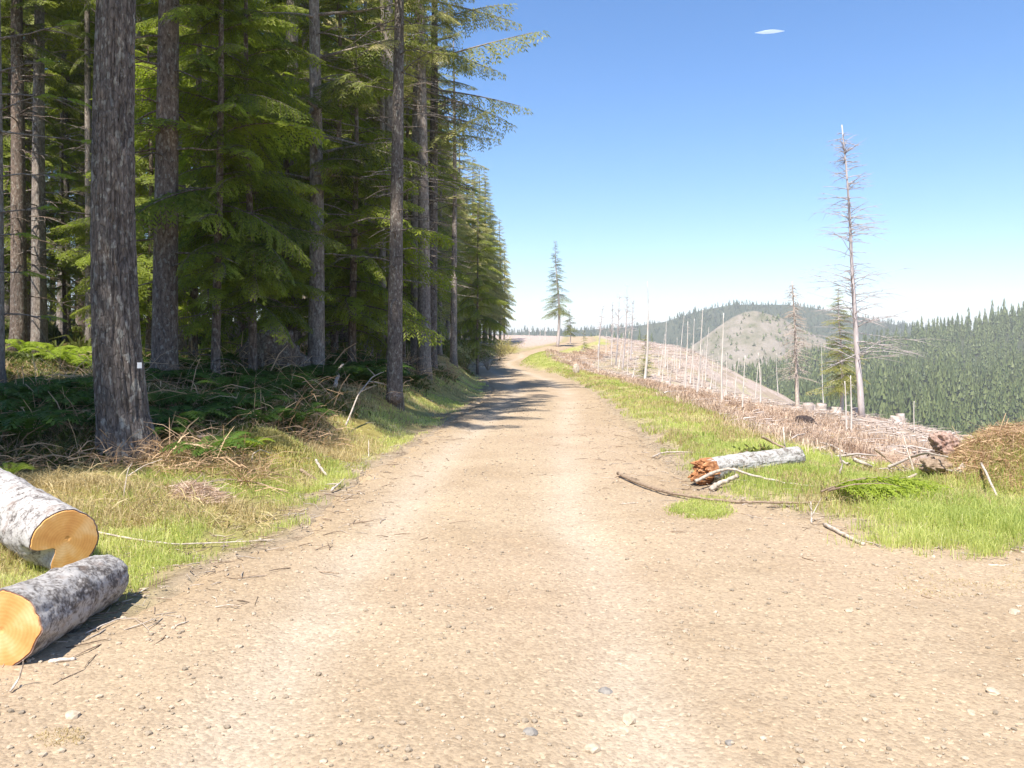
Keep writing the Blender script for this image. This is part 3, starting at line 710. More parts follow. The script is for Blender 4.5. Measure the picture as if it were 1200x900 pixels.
blades(30000, area(9, 75, 1, 0, 3.4, -.3, 93), .10, .009, .6, 'grass', M['grass'], vbias=.5)
blades(11000, area(5.2, 14, -1, .25, 3.6, -.1, 94), .20, .006, 1.1, 'dry_grass', M['dry_grass'])
blades(18000, area(7, 50, 1, .05, 4.6, -.1, 95), .17, .008, .9, 'dry_grass', M['dry_grass'])
blades(9000, area(10, 42, -1, .3, 3.2, -.1, 96), .12, .008, 1.0, 'dry_grass', M['dry_grass'])
# bright patch by the turnout, and the little one below the long stick
def spot(u0, u1, v0, v1, thr=-.4):
    def f(n):
        N_ = n*2; u = rng.uniform(u0, u1, N_); v = rng.uniform(v0, v1, N_); y = F*CH/(v - V0)*.985; x = (u-U0)/F*y
        w = sst(thr-.2, thr+.2, fbm(x*2, y*2, 0, 97)); cx = np.abs((u-(u0+u1)/2)/((u1-u0)/2)); cy = np.abs((v-(v0+v1)/2)/((v1-v0)/2))
        rr_ = np.hypot(cx, cy) + .45*fbm(x*2.2, y*2.2, 0, 133) + .2*vn(x*7, y*7, 0, 12); k = rng.random(N_) < w*(1-sst(.55, .95, rr_)); return x[k][:n], y[k][:n], np.ones(k.sum())[:n]
    return f
blades(20000, spot(955, 1460, 556, 656), .15, .006, .5, 'tall_grass', M['grass'], vbias=.42)
blades(5000, spot(775, 872, 574, 612, -.6), .06, .007, .8, 'grass', M['grass'], vbias=.5)
def tangle(n, fx, hmax, name, m, Lr=(.15, .6)):
    x, y = fx(n); n = len(x); dr = rng.normal(0, 1, (n, 3)); dr[:, 2] = np.abs(dr[:, 2])*.6 - .1; dr /= np.linalg.norm(dr, axis=1, keepdims=True)
    L = rng.uniform(*Lr, n)[:, None]; sd = np.cross(dr, rng.normal(0, 1, (n, 3))); sd /= np.linalg.norm(sd, axis=1, keepdims=True); w = (.002 + .0055*rng.random(n)**2.5)[:, None]*(.6 + .05*y[:, None])
    c = np.stack([x, y, terr(x, y) + hmax*rng.random(n)**2], -1); md = c + dr*L*.5 + np.array([0, 0, .05])*L; e = c + dr*L - np.array([0, 0, .12])*L
    mb = MB(); va = np.clip(rng.random(n), 0, 1)
    mb.quads(np.stack([c - sd*w, c + sd*w, md + sd*w, md - sd*w], 1), va); mb.quads(np.stack([md - sd*w, md + sd*w, e + sd*w*.5, e - sd*w*.5], 1), va)
    tag(mb.build(name, m, smooth=False), kind='stuff')
def tarea(y0, y1, e0, e1, thr, sd_):
    def f(n):
        N_ = n*4; y = y0*np.exp(rng.random(N_)*math.log(y1/y0)); l, _ = redge(y); x = l - rng.uniform(e0, e1, N_)
        k = (fbm(x*.9, y*.9, 0, sd_) + .3*rng.normal(0, 1, N_) > thr) & (x > -.68*y - .3) & (((x + 3.2)/.9)**2 + ((y - 11.0)/.8)**2 > .6 + .8*rng.random(N_)); return x[k][:n], y[k][:n]
    return f
tangle(3200, tarea(9.2, 13, .9, 6, .12, 141), .24, 'dry_brush', M['brown_twigs'])
tangle(2600, tarea(12, 30, 1.2, 7, .0, 142), .45, 'dry_brush', M['brown_twigs'], (.25, .9))
tangle(2600, tarea(7.4, 11, .3, 4, .15, 143), .06, 'dry_brush', M['dry_grass'], (.06, .28))
def litter(n, y0, y1, name, m):
    mb = MB(); c = 0
    while c < n:
        y = y0*math.exp(random.random()*math.log(y1/y0)); l_, r_ = redge(y)
        if random.random() < .55: x = l_ + random.gauss(-.25, .55)
        else: x = r_ + random.gauss(.2, .7)
        if abs(x) > .68*y + .3: continue
        c += 1; a = random.uniform(0, 6.28); L = random.uniform(.04, .22); d = np.array([math.cos(a), math.sin(a), random.uniform(-.02, .12)])*L
        b = np.array([x, y, (road_z(x, y) if l_ < x < r_ else float(terr(x, y)) + .01) + .003]); r0 = random.uniform(.0018, .005)
        mb.tube(np.stack([b, b + d*.5 + (random.gauss(0, .01), random.gauss(0, .01), .004), b + d]), (r0, r0, r0*.6), 4, random.random(), False)
    tag(mb.build(name, m), kind='stuff')
litter(1100, 3, 26, 'twig_litter', M['stick_dark'])
litter(700, 3, 26, 'twig_litter', M['stick'])
blades(500, spot(30, 118, 848, 878, -.7), .03, .005, 1.0, 'dry_grass', M['dry_grass'])
blades(2500, spot(1000, 1320, 640, 700, .0), .03, .006, 1.0, 'dry_grass', M['dry_grass'])
# rust coloured bracken along the lip of the clear-cut
blades(13000, area(11.5, 90, 1, 2.0, 5.8, .14, 98, fq=.55), .36, .018, .9, 'dead_bracken', M['bracken'], curl=.45)
blades(9000, area(12, 60, 1, 1.6, 8.5, .05, 99, fq=.5), .32, .012, 1.0, 'dead_bracken', M['bracken'], curl=.45)
def humpf(n):
    x = -3.3 + rng.normal(0, .42, n); y = 11.0 + rng.normal(0, .34, n); return x, y, np.ones(n)
blades(7000, humpf, .05, .012, 1.3, 'moss', M['heap_moss'], curl=.3, vbias=.6)
# dim undergrowth along the bank
def bank(y0, y1, e0, e1):
    def f(n):
        N_ = n*3; y = y0*np.exp(rng.random(N_)*math.log(y1/y0)); l, _ = redge(y); e = rng.uniform(e0, e1, N_); x = l - e
        w = sst(-.2, .3, fbm(x*.7, y*.7, 0, 101)) * sst(e0, e0+1.2, e) * sst(9.4, 10.8, y + vn(x, y, 0, 3) + .8*sst(2.5, 4, e)); k = (rng.random(N_) < w) & (x > -.7*y)
        return x[k][:n], y[k][:n], .5 + w[k][:n]*.6
    return f
blades(36000, bank(8.8, 30, 1.0, 10), .26, .034, 1.0, 'undergrowth', M['under'], curl=.5)
blades(13000, bank(8.8, 26, 1.0, 9), .30, .006, 1.5, 'dead_twigs', M['brown_twigs'], curl=.55)
blades(9000, bank(24, 60, 3, 20), .6, .05, 1.0, 'undergrowth', M['under'], curl=.5)
o = blades(7000, area(44, 74, -1, .3, 6, -.3, 105), .35, .03, .9, 'undergrowth', M['under'], curl=.5, vbias=.75)

# ------------------------------------------------------------------ clear-cut slash
mb = MB(); n = 0
while n < 6500:
    y = 11*math.exp(random.random()*math.log(170/11)); _, r_ = redge(y); e = random.uniform(2.2, 19); x = r_ + e
    if abs(x) > .7*y: continue
    n += 1; L = .12*math.exp(random.random()*1.9)*(1 + y*.010); a = random.uniform(0, math.pi); z = float(terr(x, y)); d = np.array([math.cos(a), math.sin(a), random.uniform(-.06, .10)])
    zz = z + .02 + random.random()*.08
    p = np.stack([np.array([x, y, zz]) - d*L/2*0.2, np.array([x, y, zz]) + d*L*.45 + (0, 0, random.uniform(-.03, .05)), np.array([x, y, zz]) + d*L])
    r0 = min(.03, .006 + .018*random.random()**2)*(1 + y*.012); mb.tube(p, (r0, r0*.8, r0*.5), 4, random.random(), False)
tag(mb.build('slash_debris', M['slash']), kind='stuff')

blades(14000, area(12, 150, 1, 4, 17, .0, 131, fq=.5), .22, .012, 1.1, 'dry_brush', M['bracken'], curl=.5)
# ------------------------------------------------------------------ snags
def snag(u, v, ut, vt, wpx, label, group=None, m='snag', twigs=8, tl=.5, bend=0., seed=0, y=None, name='snag', droop=.3, z0f=.35, pitch=.2, tr=1.0):
    g = np.random.default_rng(seed + int(u*7 + v)); b = ray(u, v) if y is None else np.array([U(u, y), y, float(terr(U(u, y), y))])
    y = b[1]; top = P(ut, vt, y); n = 16; s = np.linspace(0, 1, n)
    p = (top - b)[None]*s[:, None]; h = p[-1, 2]; p[:, 0] += (bend + .012*g.normal())*h*np.sin(s*math.pi); p[:, 2] -= .25*(1-s)
    p += np.stack([np.cumsum(g.normal(0, .006*h/4, n)), np.cumsum(g.normal(0, .006*h/4, n)), s*0], -1)
    r0 = max(wpx*y/F/2, .02); mt = MB(); mt.tube(p, r0*.74*(1 - .9*s**.8) + .008, 8, .6)
    for i in range(twigs):
        z = g.uniform(z0f, .98); at = np.array([np.interp(z, s, p[:, j]) for j in range(3)])
        dead_limb(mt, g, at, g.uniform(0, 6.28), tl*(1.15 - z)*g.uniform(.5, 1.3)*h/6 + .1, max(.0078, r0*.055)*(.7 + y*.011)*tr, min(g.uniform(-.1, pitch*2), .95), droop*g.uniform(.2, 1), 3, .5)
    root = empty(name, b); mt.build('trunk', M[m], root)
    return tag(root, label, 'dead tree', group)
c7 = lambda a, b: (680 + a/3, 350 + b/3)
GS = 'pale bare snags on the clear-cut'
def sn(b, t, w, lab, **k): 
    u, v = c7(*b); ut, vt = c7(*t); snag(u, v, ut, vt, w, lab, GS, **k)
tw = 'thin pale snag with a feathery bare top in the cluster nearest the bend'
for b, t, w in [((62, 210), (80, 20), 3.2), ((108, 195), (114, 10), 2.5), ((125, 235), (140, -20), 3), ((147, 250), (162, -50), 3.4), ((175, 215), (186, 5), 3)]:
    sn(b, t, w, tw, twigs=34, tl=.8, z0f=.42, m='snag_grey', pitch=.5, droop=.1, tr=1.7)
th = 'short thin white pole of a snag standing on the clear-cut slope'
for b, t, w in [((90, 190), (92, 115), 1.6), ((310, 285), (305, 165), 1.6), ((330, 250), (333, 165), 1.5), ((465, 350), (468, 260), 1.5), ((545, 340), (545, 230), 1.6), ((697, 338), (690, 190), 1.6), ((632, 352), (634, 240), 2.2), ((1175, 470), (1172, 360), 1.5), ((512, 345), (513, 190), 2)]:
    sn(b, t, w, th, twigs=3, tl=.25)
mid_ = 'very thin white snag pole among many on the middle of the clear-cut'
_g = np.random.default_rng(3)
for k_ in range(20):
    bx = _g.uniform(60, 640); by = 215 + (bx - 60)*.235 + _g.uniform(0, 45); hh = _g.uniform(60, 190)
    sn((bx, by), (bx + _g.uniform(-6, 22), by - hh), _g.uniform(1.3, 2.2), mid_, twigs=5, tl=.3)
sn((225, 290), (236, -60), 4.6, 'stout forked white snag with a thin dead top beside a yellow green young tree', twigs=12, tl=.3, z0f=.5)
sn((297, 245), (301, 80), 2.6, 'straight grey pole alone between the stout forked snag and the leaning poles', twigs=6, tl=.3)
lean_ = 'tall pale snag leaning to one side in the middle of the clear-cut'
for b, t, w in [((347, 248), (364, 60), 2.2), ((368, 330), (380, 80), 3), ((385, 300), (400, 70), 2.6), ((408, 345), (430, 20), 2.8), ((440, 290), (451, 100), 2.2)]:
    sn(b, t, w, lean_, twigs=7, tl=.28)
sn((500, 372), (507, 50), 4.4, 'thickest white snag, broken flat at the top, before the pale knob of the far hill', twigs=4, tl=.2, m='snag')
sn((568, 390), (579, 200), 2.2, 'leaning grey pole just past the thickest white snag', twigs=4, tl=.25)
sn((632, 372), (627, 190), 3.4, 'pale pole with a double stem in front of the dark hillside wood', twigs=5, tl=.25)
sn((858, 340), (847, 150), 2, 'thin white pole standing against the wood beside the ragged live conifer', twigs=3, tl=.2)
sn((935, 488), (930, 290), 3.2, 'nearer of two short white poles beside the tallest snag', twigs=3, tl=.2)
sn((950, 488), (951, 270), 3.0, 'straight white pole close against the trunk of the tallest snag', twigs=3, tl=.2)
for (u, v, ut, vt) in [(620, 394, 620, 362), (633, 398, 633, 380), (639, 399, 639, 373)]:
    snag(u, v, ut, vt, 1.3, 'tiny distant snag on the skyline beside the lone conifer', 'distant snags on the skyline', twigs=4, tl=.3, y=120)
# the tall grey snag and its slimmer neighbour
snag(1010, 516, 988, 146, 11, 'tallest dead tree with fine bare branches against the sky', None, 'snag_grey', twigs=200, tl=1.25, tr=1.6, bend=.008, z0f=.2, y=31, droop=.3, pitch=.3)
snag(935, 502, 927, 330, 7.5, 'brown dead tree with a dense crown of short bare twigs', None, 'snag_brown', twigs=210, tl=1.1, tr=1.5, z0f=.28, y=36, droop=.5, pitch=.05)

_g = np.random.default_rng(11)
stump0 = None
for k_ in range(26):
    y = 26*math.exp(_g.random()*1.5); x = float(redge(y)[1]) + _g.uniform(5, 14.5); z = float(terr(x, y))
    if stump0 is None:
        n_, k2 = 7, 14; zz_ = np.linspace(-.15, .42, n_); mbs = MB(); mbs.tube(np.stack([zz_*0, zz_*0, zz_], -1), .19 + .13*np.exp(-np.maximum(zz_, 0)/.12) + .01*_g.normal(0, 1, n_), k2, .6)
        stump0 = mbs.build('tree_stump', M['slash']); o = stump0
    else: o = stump0.copy(); COL.objects.link(o)
    o.location = (x, y, z); o.rotation_euler = (_g.uniform(-.12, .12), _g.uniform(-.12, .12), _g.uniform(0, 6)); sc_ = _g.uniform(.5, 1.1); o.scale = (sc_, sc_, sc_*_g.uniform(.6, 1.2))
    tag(o, 'small pale stump scattered among the slash of the clear-cut', 'stump', 'stumps on the clear-cut')
# live conifers on the clear-cut
def conifer(u, v, vt, y, wpx, nb, seed, label, mat_, crown0=.3, ragged=.5, lean=0., bark='snag_grey'):
    x = U(u, y); z0 = float(terr(x, y)); h = CH - (vt - V0)/F*y - z0; g = np.random.default_rng(seed)
    root = empty('conifer_tree', (x, y, z0)); mt, mc = MB(), MB(); s = np.linspace(0, 1, 14)
    p = np.stack([lean*h*s + .02*h*np.sin(s*5), .01*h*np.sin(s*4), s*h - .3*(1-s)], -1); mt.tube(p, .022*h*(1-s)*.7 + .01, 8, .6)
    lm = wpx/2*y/F
    for i in range(nb):
        f = (i + g.random())/nb; z = h*(crown0 + (1-crown0)*f); L = lm*(1-f)**.8*(1 + g.uniform(-ragged, ragged)*.8) + .12
        if g.random() < ragged*.35: continue
        T = T_fir[g.integers(4)]; k = L/2.4; at = np.array([np.interp(z, p[:, 2], p[:, j]) for j in range(3)])
        m = rotm(g.uniform(0, 6.28), g.uniform(-.5, .0) + .4*f, g.uniform(-.4, .4)).T; kk = np.array([k, .5*k+.35, k])
        mc.quads((T[1][::2]*kk) @ m + at, np.clip(T[2][::2] + g.normal(0, .12), 0, 1)); mt.tube((T[0]*kk @ m + at)[::4], (.02, .015, .006), 4, .6)
    mt.build('trunk', M[bark], root); mc.build('crown', mat_, root); return tag(root, label, 'tree')
conifer(653, 414, 282, 95, 36, 130, 1, 'lone dark conifer with a bare lower stem standing on the skyline', M['fir'], .3, .45)
conifer(668, 410, 362, 105, 20, 60, 2, 'small conifer just beside the lone dark conifer', M['fir'], .3, .4)
conifer(985, 500, 335, 38, 58, 130, 3, 'ragged half bare green conifer behind the tallest dead tree', M['roadfir'], .2, .45, 0.0)
conifer(757, 446, 392, 62, 26, 46, 4, 'yellow green young tree at the foot of the stout forked snag', M['roadfir'], .05, .5)
conifer(684, 412, 386, 90, 14, 22, 5, 'small yellowish sapling on the lip of the clear-cut near the bend', M['roadfir'], .1, .5)

# small leafy shrubs
def shrub(x, y, w, h, n, seed, label, m, nm='shrub'):
    g = np.random.default_rng(seed); mb = MB(); ms = MB(); z0 = float(terr(x, y))
    for i in range(14):
        a = g.uniform(0, 6.28); l = g.uniform(.5, 1); e = np.array([math.cos(a)*w*.5*l, math.sin(a)*w*.5*l, h*g.uniform(.6, 1)])
        ms.tube(np.array([[0, 0, -.05], e*.5 + (0, 0, .05), e]), (.012, .008, .003), 4, .5, False)
        k = n//14; s = g.uniform(.3, 1.05, k)[:, None]; c = e*s + g.normal(0, .07*w, (k, 3)); d = g.normal(0, 1, (k, 3)); d /= np.linalg.norm(d, axis=1, keepdims=True)
        o = np.cross(d, g.normal(0, 1, (k, 3))); o /= np.linalg.norm(o, axis=1, keepdims=True); sz = g.uniform(.025, .05, k)[:, None]
        mb.quads(np.stack([c, c + d*sz + o*sz*.45, c + d*sz*2, c + d*sz - o*sz*.45], 1), np.clip(.6 + g.normal(0, .2, k), 0, 1))
    root = empty(nm, (x, y, z0)); ms.build('stem', M['stick_dark'], root); mb.build('foliage', m, root); return tag(root, label, 'shrub')
shrub(U(1166, 11.0), 11.0, .55, .5, 900, 1, 'round yellow green bush on top of the brown brush heap', M['under'])
shrub(U(572, 52), 51, 3.2, 2.2, 1600, 2, 'leafy bush spilling down the cut bank at the bend', M['under'])
for i, (u, y, w_, h_) in enumerate([(545, 49, 2.2, 1.5), (585, 66, 3, 2.0), (560, 60, 3, 2.2), (598, 80, 2.6, 1.4), (590, 73, 2.6, 1.7)]):
    shrub(U(u, y), y, w_, h_, 1500, 20 + i, 'yellowish bush in the scrub on the cut bank at the bend', M['heap_moss'])['group'] = 'bushes on the cut bank'
shrub(U(888, 10.8), 10.9, .6, .22, 500, 3, 'low olive green tuft of leaves behind the white log', M['under'])

# ------------------------------------------------------------------ logs
def log_obj(p0, p1, r0, r1, bark, cut, label, nm='log', notch=0.0, seed=0, n=90, k=110, bump_=.02, far='plain', nang=-.6):
    """log > bark body, cut_face; the axis is local +Z from the cut end p0"""
    p0, p1 = np.array(p0, float), np.array(p1, float); L = np.linalg.norm(p1-p0)
    from mathutils import Vector
    root = empty(nm, p0); root.rotation_mode = 'QUATERNION'
    d = (p1-p0)/L
    # frame: local z along the log, local y as near to up as it can be
    zax = d; yax = np.array([0, 0, 1.0]) - zax*zax[2]; yax /= np.linalg.norm(yax); xax = np.cross(yax, zax)
    from mathutils import Matrix
    root.rotation_quaternion = Matrix(((xax[0], yax[0], zax[0]), (xax[1], yax[1], zax[1]), (xax[2], yax[2], zax[2]))).to_quaternion()
    s = np.linspace(0, 1, n); th = np.arange(k)/k*2*math.pi
    Sg, T = np.meshgrid(s, th, indexing='ij'); cs, sn_ = np.cos(T), np.sin(T)
    rr = r0 + (r1-r0)*Sg
    prof = 1 + .03*np.sin(2*T + seed) + .02*np.sin(3*T + 2*seed)
    dt = (T - nang + math.pi) % (2*math.pi) - math.pi
    bite = notch*np.exp(-(dt/.42)**4)*np.exp(-(Sg*L/.16)**2)
    rr = rr*prof*(1-bite) + bump_*(fbm(cs*2.2 + seed, sn_*2.2, Sg*L*4, seed, 5)) + bump_*.5*np.abs(vn(cs*6, sn_*6, Sg*L*16, seed+5)) 
    rr = rr + .012*np.exp(-((Sg*L - L*.45)/.05)**2)
    v = np.stack([rr*cs, rr*sn_, Sg*L], -1)
    if far == 'round':
        e = sst(.86, 1.0, Sg)[..., None]; v[..., :2] *= (1 - .45*e**2)
    i = np.arange(n-1)[:, None]*k; j = np.arange(k)[None]; j2 = (j+1) % k
    q = np.stack([i+j, i+j2, i+k+j2, i+k+j], -1).reshape(-1, 4)
    vv = np.vstack([v.reshape(-1, 3), [[0, 0, L*1.005]]]); jj = np.arange(k)
    t = np.stack([np.full(k, n*k), (n-1)*k + jj, (n-1)*k + (jj+1) % k], -1)
    mesh_obj('bark', vv, q, t, bark, root)
    # cut face: rings of the end outline, a shade inside the bark
    if cut is not None:
        ring = v[0]; fr = np.array([1.0, .985, .8, .55, .3, .1]); m_ = len(fr)
        cen = np.array([-.02 if notch else 0, .02 if notch else 0, 0]); cv = []
        for a, f in enumerate(fr):
            pt = cen + (ring*(.955, .955, 1) - cen)*f
            pt[:, 2] = ring[:, 2]*f - .004 + (0 if a else .006) 
            cv.append(pt)
        cv = np.vstack(cv + [cen[None]]); i = np.arange(m_-1)[:, None]*k
        q = np.stack([i+j, i+k+j, i+k+j2, i+j2], -1).reshape(-1, 4)
        t = np.stack([np.full(k, m_*k), (m_-1)*k + (jj+1) % k, (m_-1)*k + jj], -1)
        mesh_obj('cut_face', cv, q, t, cut, root, False)
        # rim of bark round the face
        ov = np.vstack([ring, cen + (ring*(.955, .955, 1)-cen) + (0, 0, .002)])
        mesh_obj('bark_rim', ov, np.stack([jj, k+jj, k+(jj+1) % k, (jj+1) % k], -1), None, M['root'], root)
    tag(root, label, 'log', 'sawn logs beside the road'); return root
def gz_(x, y, r): return float(terr(x, y)) + r
# near log: cut end toward the camera at the photo's edge
log_obj((U(2, 4.25), 4.25, gz_(U(2, 4.25), 4.25, .195)), (U(122, 5.35), 5.45, gz_(U(122, 5.35), 5.45, .17)), .205, .165, M['log_grey'], M['cut_pale'], 'nearer sawn log, grey bark with white patches and pale orange end', seed=3, far='round', bump_=.018)
log_obj((U(76, 5.95), 5.95, gz_(U(76, 6), 5.95, .265)), (U(-60, 7.9), 7.9, gz_(U(-60, 7.9), 7.9, .30)), .235, .24, M['log_white'], M['cut'], 'farther sawn log, whitish bark and deep orange end with a notch', seed=8, notch=.62, nang=-.62, bump_=.02)
# white log across the verge
lg = log_obj((U(826, 9.9), 9.9, gz_(U(826, 9.9), 9.9, .15)), (U(938, 10.9), 11.0, gz_(U(938, 10.9), 11.0, .16)), .15, .12, M['log_alder'], None, 'white barked log with a broken splintered orange end', 'log', seed=5, bump_=.02)
g = np.random.default_rng(4); mb = MB()
for i in range(60):
    a = g.uniform(0, 6.28); rr = .125*math.sqrt(g.random()); L = g.uniform(.03, .13) + .13*(math.sin(a) < -.3)*g.random()
    p = np.array([[rr*math.cos(a), rr*math.sin(a), .10], [rr*math.cos(a)*1.02, rr*math.sin(a)*1.02, -L*.4], [rr*math.cos(a)*1.1 + g.normal(0, .015), rr*math.sin(a)*1.1 + g.normal(0, .015), -L]])
    mb.tube(p, (.045, .04, .006), 5, g.random())
mb.build('broken_end', M['splinter'], lg, False)

# ------------------------------------------------------------------ sticks (photo outline, laid on the ground)
def stick(pix, r, label, m='stick', lift=.02, forks=(), cat='stick', name='stick', grp='sticks on the verges', taper=.55):
    """pix: list of (u, v, height above ground)"""
    pts = []
    for (u, v, h) in pix:
        y = F*(CH - .05 - h)/(v - V0); x = U(u, y)
        for _ in range(12):
            x = U(u, y); z = float(terr(x, y)) + h; y = .5*y + .5*F*(CH - z)/(v - V0)
        pts.append((U(u, y), y, float(terr(U(u, y), y)) + h + lift))
    pts = np.array(pts); n = max(10, len(pts)*5); t = np.linspace(0, len(pts)-1, n); k = np.arange(len(pts))
    p = np.stack([np.interp(t, k, pts[:, i]) for i in range(3)], -1)
    p[1:-1] = (p[:-2] + 2*p[1:-1] + p[2:])/4; g = np.random.default_rng(int(pix[0][0]*13 + pix[0][1])); p += g.normal(0, r*.12, p.shape)
    b = p[0].copy(); mb = MB(); mb.tube(p - b, r*(1 - taper*np.linspace(0, 1, n))*(.82 + .05*g.normal(0, 1, n)), 7, .5 + .4*g.random())
    for (f, du, dz, L) in forks:
        i = int(f*(n-1)); d = np.array([du, .3*du, dz]); q = np.linspace(0, 1, 5)[:, None]
        mb.tube(p[i] - b + d*q*L + np.array([0, 0, -.08])*q*q*L, r*.55*(1-.7*q[:, 0]), 5, .6)
    o = mb.build(name, M[m], loc=b); return tag(o, label, cat, grp)
stick([(110, 625, .05), (150, 633, .04), (200, 640, .03), (260, 638, .02), (322, 634, .0)], .012, 'long thin pale stick lying from the orange log end across the grass', lift=.015)
stick([(724, 557, .03), (745, 567, .03), (770, 576, .03), (810, 585, .03), (860, 590, .02), (935, 592, .02), (960, 590, .01)], .026, 'long brown crooked branch lying along the edge of the road', 'stick_dark', forks=((.03, -.7, -.2, .12), (.12, .8, .0, .15)))
stick([(815, 566, .08), (840, 554, .16), (858, 551, .17), (880, 559, .07), (920, 568, .03), (955, 572, .02)], .026, 'crooked bleached branch lying across the front of the white log')
stick([(833, 575, .01), (845, 568, .04), (864, 560, .1)], .04, 'short thick pale split branch propped below the broken log end', taper=.2)
stick([(765, 537, .0), (775, 532, .03), (800, 531, .02), (832, 533, .01)], .018, 'small crooked white stick in the grass between the road and the white log')
stick([(893, 513, .25), (905, 520, .15), (922, 528, .1), (940, 533, .05)], .03, 'mossy brown limb lying behind the white log', 'stick_dark')
stick([(966, 617, .02), (985, 627, .02), (1012, 641, .0)], .022, 'bleached stick at the edge of the gravel turnout', taper=.1)
stick([(951, 616, .0), (951, 603, .08), (950, 590, .17)], .012, 'thin upright forked white twig beside the bleached stick', forks=((.3, .5, .9, .22), (.6, -.3, .7, .12)))
stick([(1038, 571, .03), (1060, 564, .05), (1074, 558, .06)], .028, 'short pale stick in the bright grass below the brush', taper=.3)
stick([(1042, 549, .12), (1065, 538, .18), (1085, 532, .25), (1110, 531, .25)], .026, 'long curved bleached branch reaching to the root stump')
stick([(1000, 540, .14), (1015, 546, .1), (1022, 549, .05)], .035, 'thick bleached chunk of branch near the log end', forks=((.8, .3, -.8, .12),), taper=.2)
stick([(983, 559, .0), (987, 546, .14), (984, 533, .28)], .016, 'thin upright curved white twig in the grass beyond the white log', taper=.4)
stick([(1072, 556, .0), (1065, 535, .25), (1058, 506, .58)], .018, 'tall leaning white stake of a dead stem among the brush', taper=.5)
stick([(1026, 528, .3), (1040, 540, .18), (1062, 557, .03)], .022, 'brown slanting stick crossing the tall leaning stem', 'stick_dark')
stick([(1150, 553, .10), (1170, 564, .07), (1192, 576, .03)], .018, 'pale branch sliding down the face of the brown brush heap')
stick([(920, 530, .0), (919, 515, .2), (918, 502, .35)], .02, 'short grey upright stub in the bracken', taper=.3)
stick([(985, 545, .02), (984, 525, .22), (983, 510, .4)], .015, 'slim dead upright stem in front of the white poles', 'stick_dark')
stick([(1116, 560, .02), (1085, 548, .1), (1060, 541, .12)], .014, 'thin stick leaning out from the brush beneath the curved branch')
stick([(1080, 700, 0), (1100, 706, 0), (1140, 722, 0), (1182, 740, 0)], .006, 'thin dark twig on the shoulder of the turnout', 'stick_dark', lift=.012)
stick([(1030, 748, 0), (1045, 749, 0), (1062, 750, 0)], .006, 'short dark twig lying flat on the turnout gravel', 'stick_dark', lift=.012)
stick([(1158, 664, 0), (1172, 665, 0), (1186, 664, 0)], .014, 'white chip of wood where grass meets the turnout', lift=.012)
stick([(940, 655, 0), (960, 660, 0), (974, 664, 0)], .006, 'fine dark twig on the gravel below the bleached stick', 'stick_dark', lift=.012)
stick([(370, 541, .14), (375, 549, .1), (383, 559, .03)], .022, 'short white broken stick standing at the end of the mossy hump', taper=.1)
stick([(353, 553, .08), (362, 559, .06), (372, 565, .02)], .03, 'grey split stick lying beside the short white one', 'stick_dark', taper=.2)
stick([(388, 577, .0), (396, 570, .03), (404, 563, .03)], .02, 'pale branch end lying at the road edge below the hump', forks=((.5, -.7, .1, .2),))
stick([(295, 546, .0), (296, 534, .12), (305, 530, .16), (320, 541, .04)], .012, 'thin bent grey stick arched over the mossy hump')
stick([(228, 572, .03), (260, 563, .05), (300, 567, .05), (340, 580, .02)], .016, 'long brown limb lying in front of the mossy hump', 'stick_dark')
stick([(150, 560, .04), (168, 548, .12), (190, 540, .2)], .010, 'thin pale twig curving up out of the dark grass')
stick([(144, 592, .0), (146, 575, .14), (150, 552, .3), (155, 545, .34)], .008, 'straw coloured upright dead stalk behind the far log')
stick([(432, 537, .0), (432, 528, .1), (432, 517, .22)], .008, 'thin white upright twig at the road edge in front of the dark bank', taper=.2)
stick([(393, 448, .2), (397, 438, .3), (402, 428, .42)], .05, 'pale broken stub beside the dim grey trunk', taper=.3)
stick([(12, 815, 0), (22, 800, .03), (27, 785, .1), (27, 778, .14)], .007, 'thin bent white twig sticking up before the nearer log end')
stick([(58, 778, 0), (70, 776, .01), (88, 775, 0)], .014, 'flat pale splinter on the ground beside the nearer log', lift=.012, taper=.1)
stick([(100, 745, .01), (120, 735, .02), (140, 727, .02), (162, 727, .0)], .006, 'thin grey twig curving out from the nearer log', lift=.012)
stick([(405, 500, .1), (420, 470, .5), (436, 456, .65), (450, 452, .6)], .02, 'bare grey branch tangle before the flared brown trunk', forks=((.4, .5, .3, .6), (.6, .7, -.1, .5), (.75, -.4, .5, .4)))

# fallen green bough at the turnout
T = T_hem[1]; mt, mc = MB(), MB()
p = ray(965, 596); p2 = ray(1060, 580); az = math.atan2(p2[1]-p[1], p2[0]-p[0])
for i, (da, k, dx) in enumerate([(0, .62, 0), (.35, .5, .1), (-.35, .5, .05), (.15, .55, .25), (-.2, .55, .3)]):
    m = rotm(az + da, .22, .15*(i-2)).T; b = np.array([dx*math.cos(az), dx*math.sin(az), .17])
    mc.quads(T_hem[i][1]*k @ m + b, np.clip(T_hem[i][2] + .25, 0, 1)); mt.tube((T_hem[i][0]*k @ m + b)[::3], (.012, .009, .006, .003), 5)
root = empty('fallen_bough', p); mt.build('stem', M['stick_dark'], root); mc.build('needles', M['fern_lit'], root); tag(root, 'yellow green fallen conifer bough lying in the grass at the turnout', 'branch')

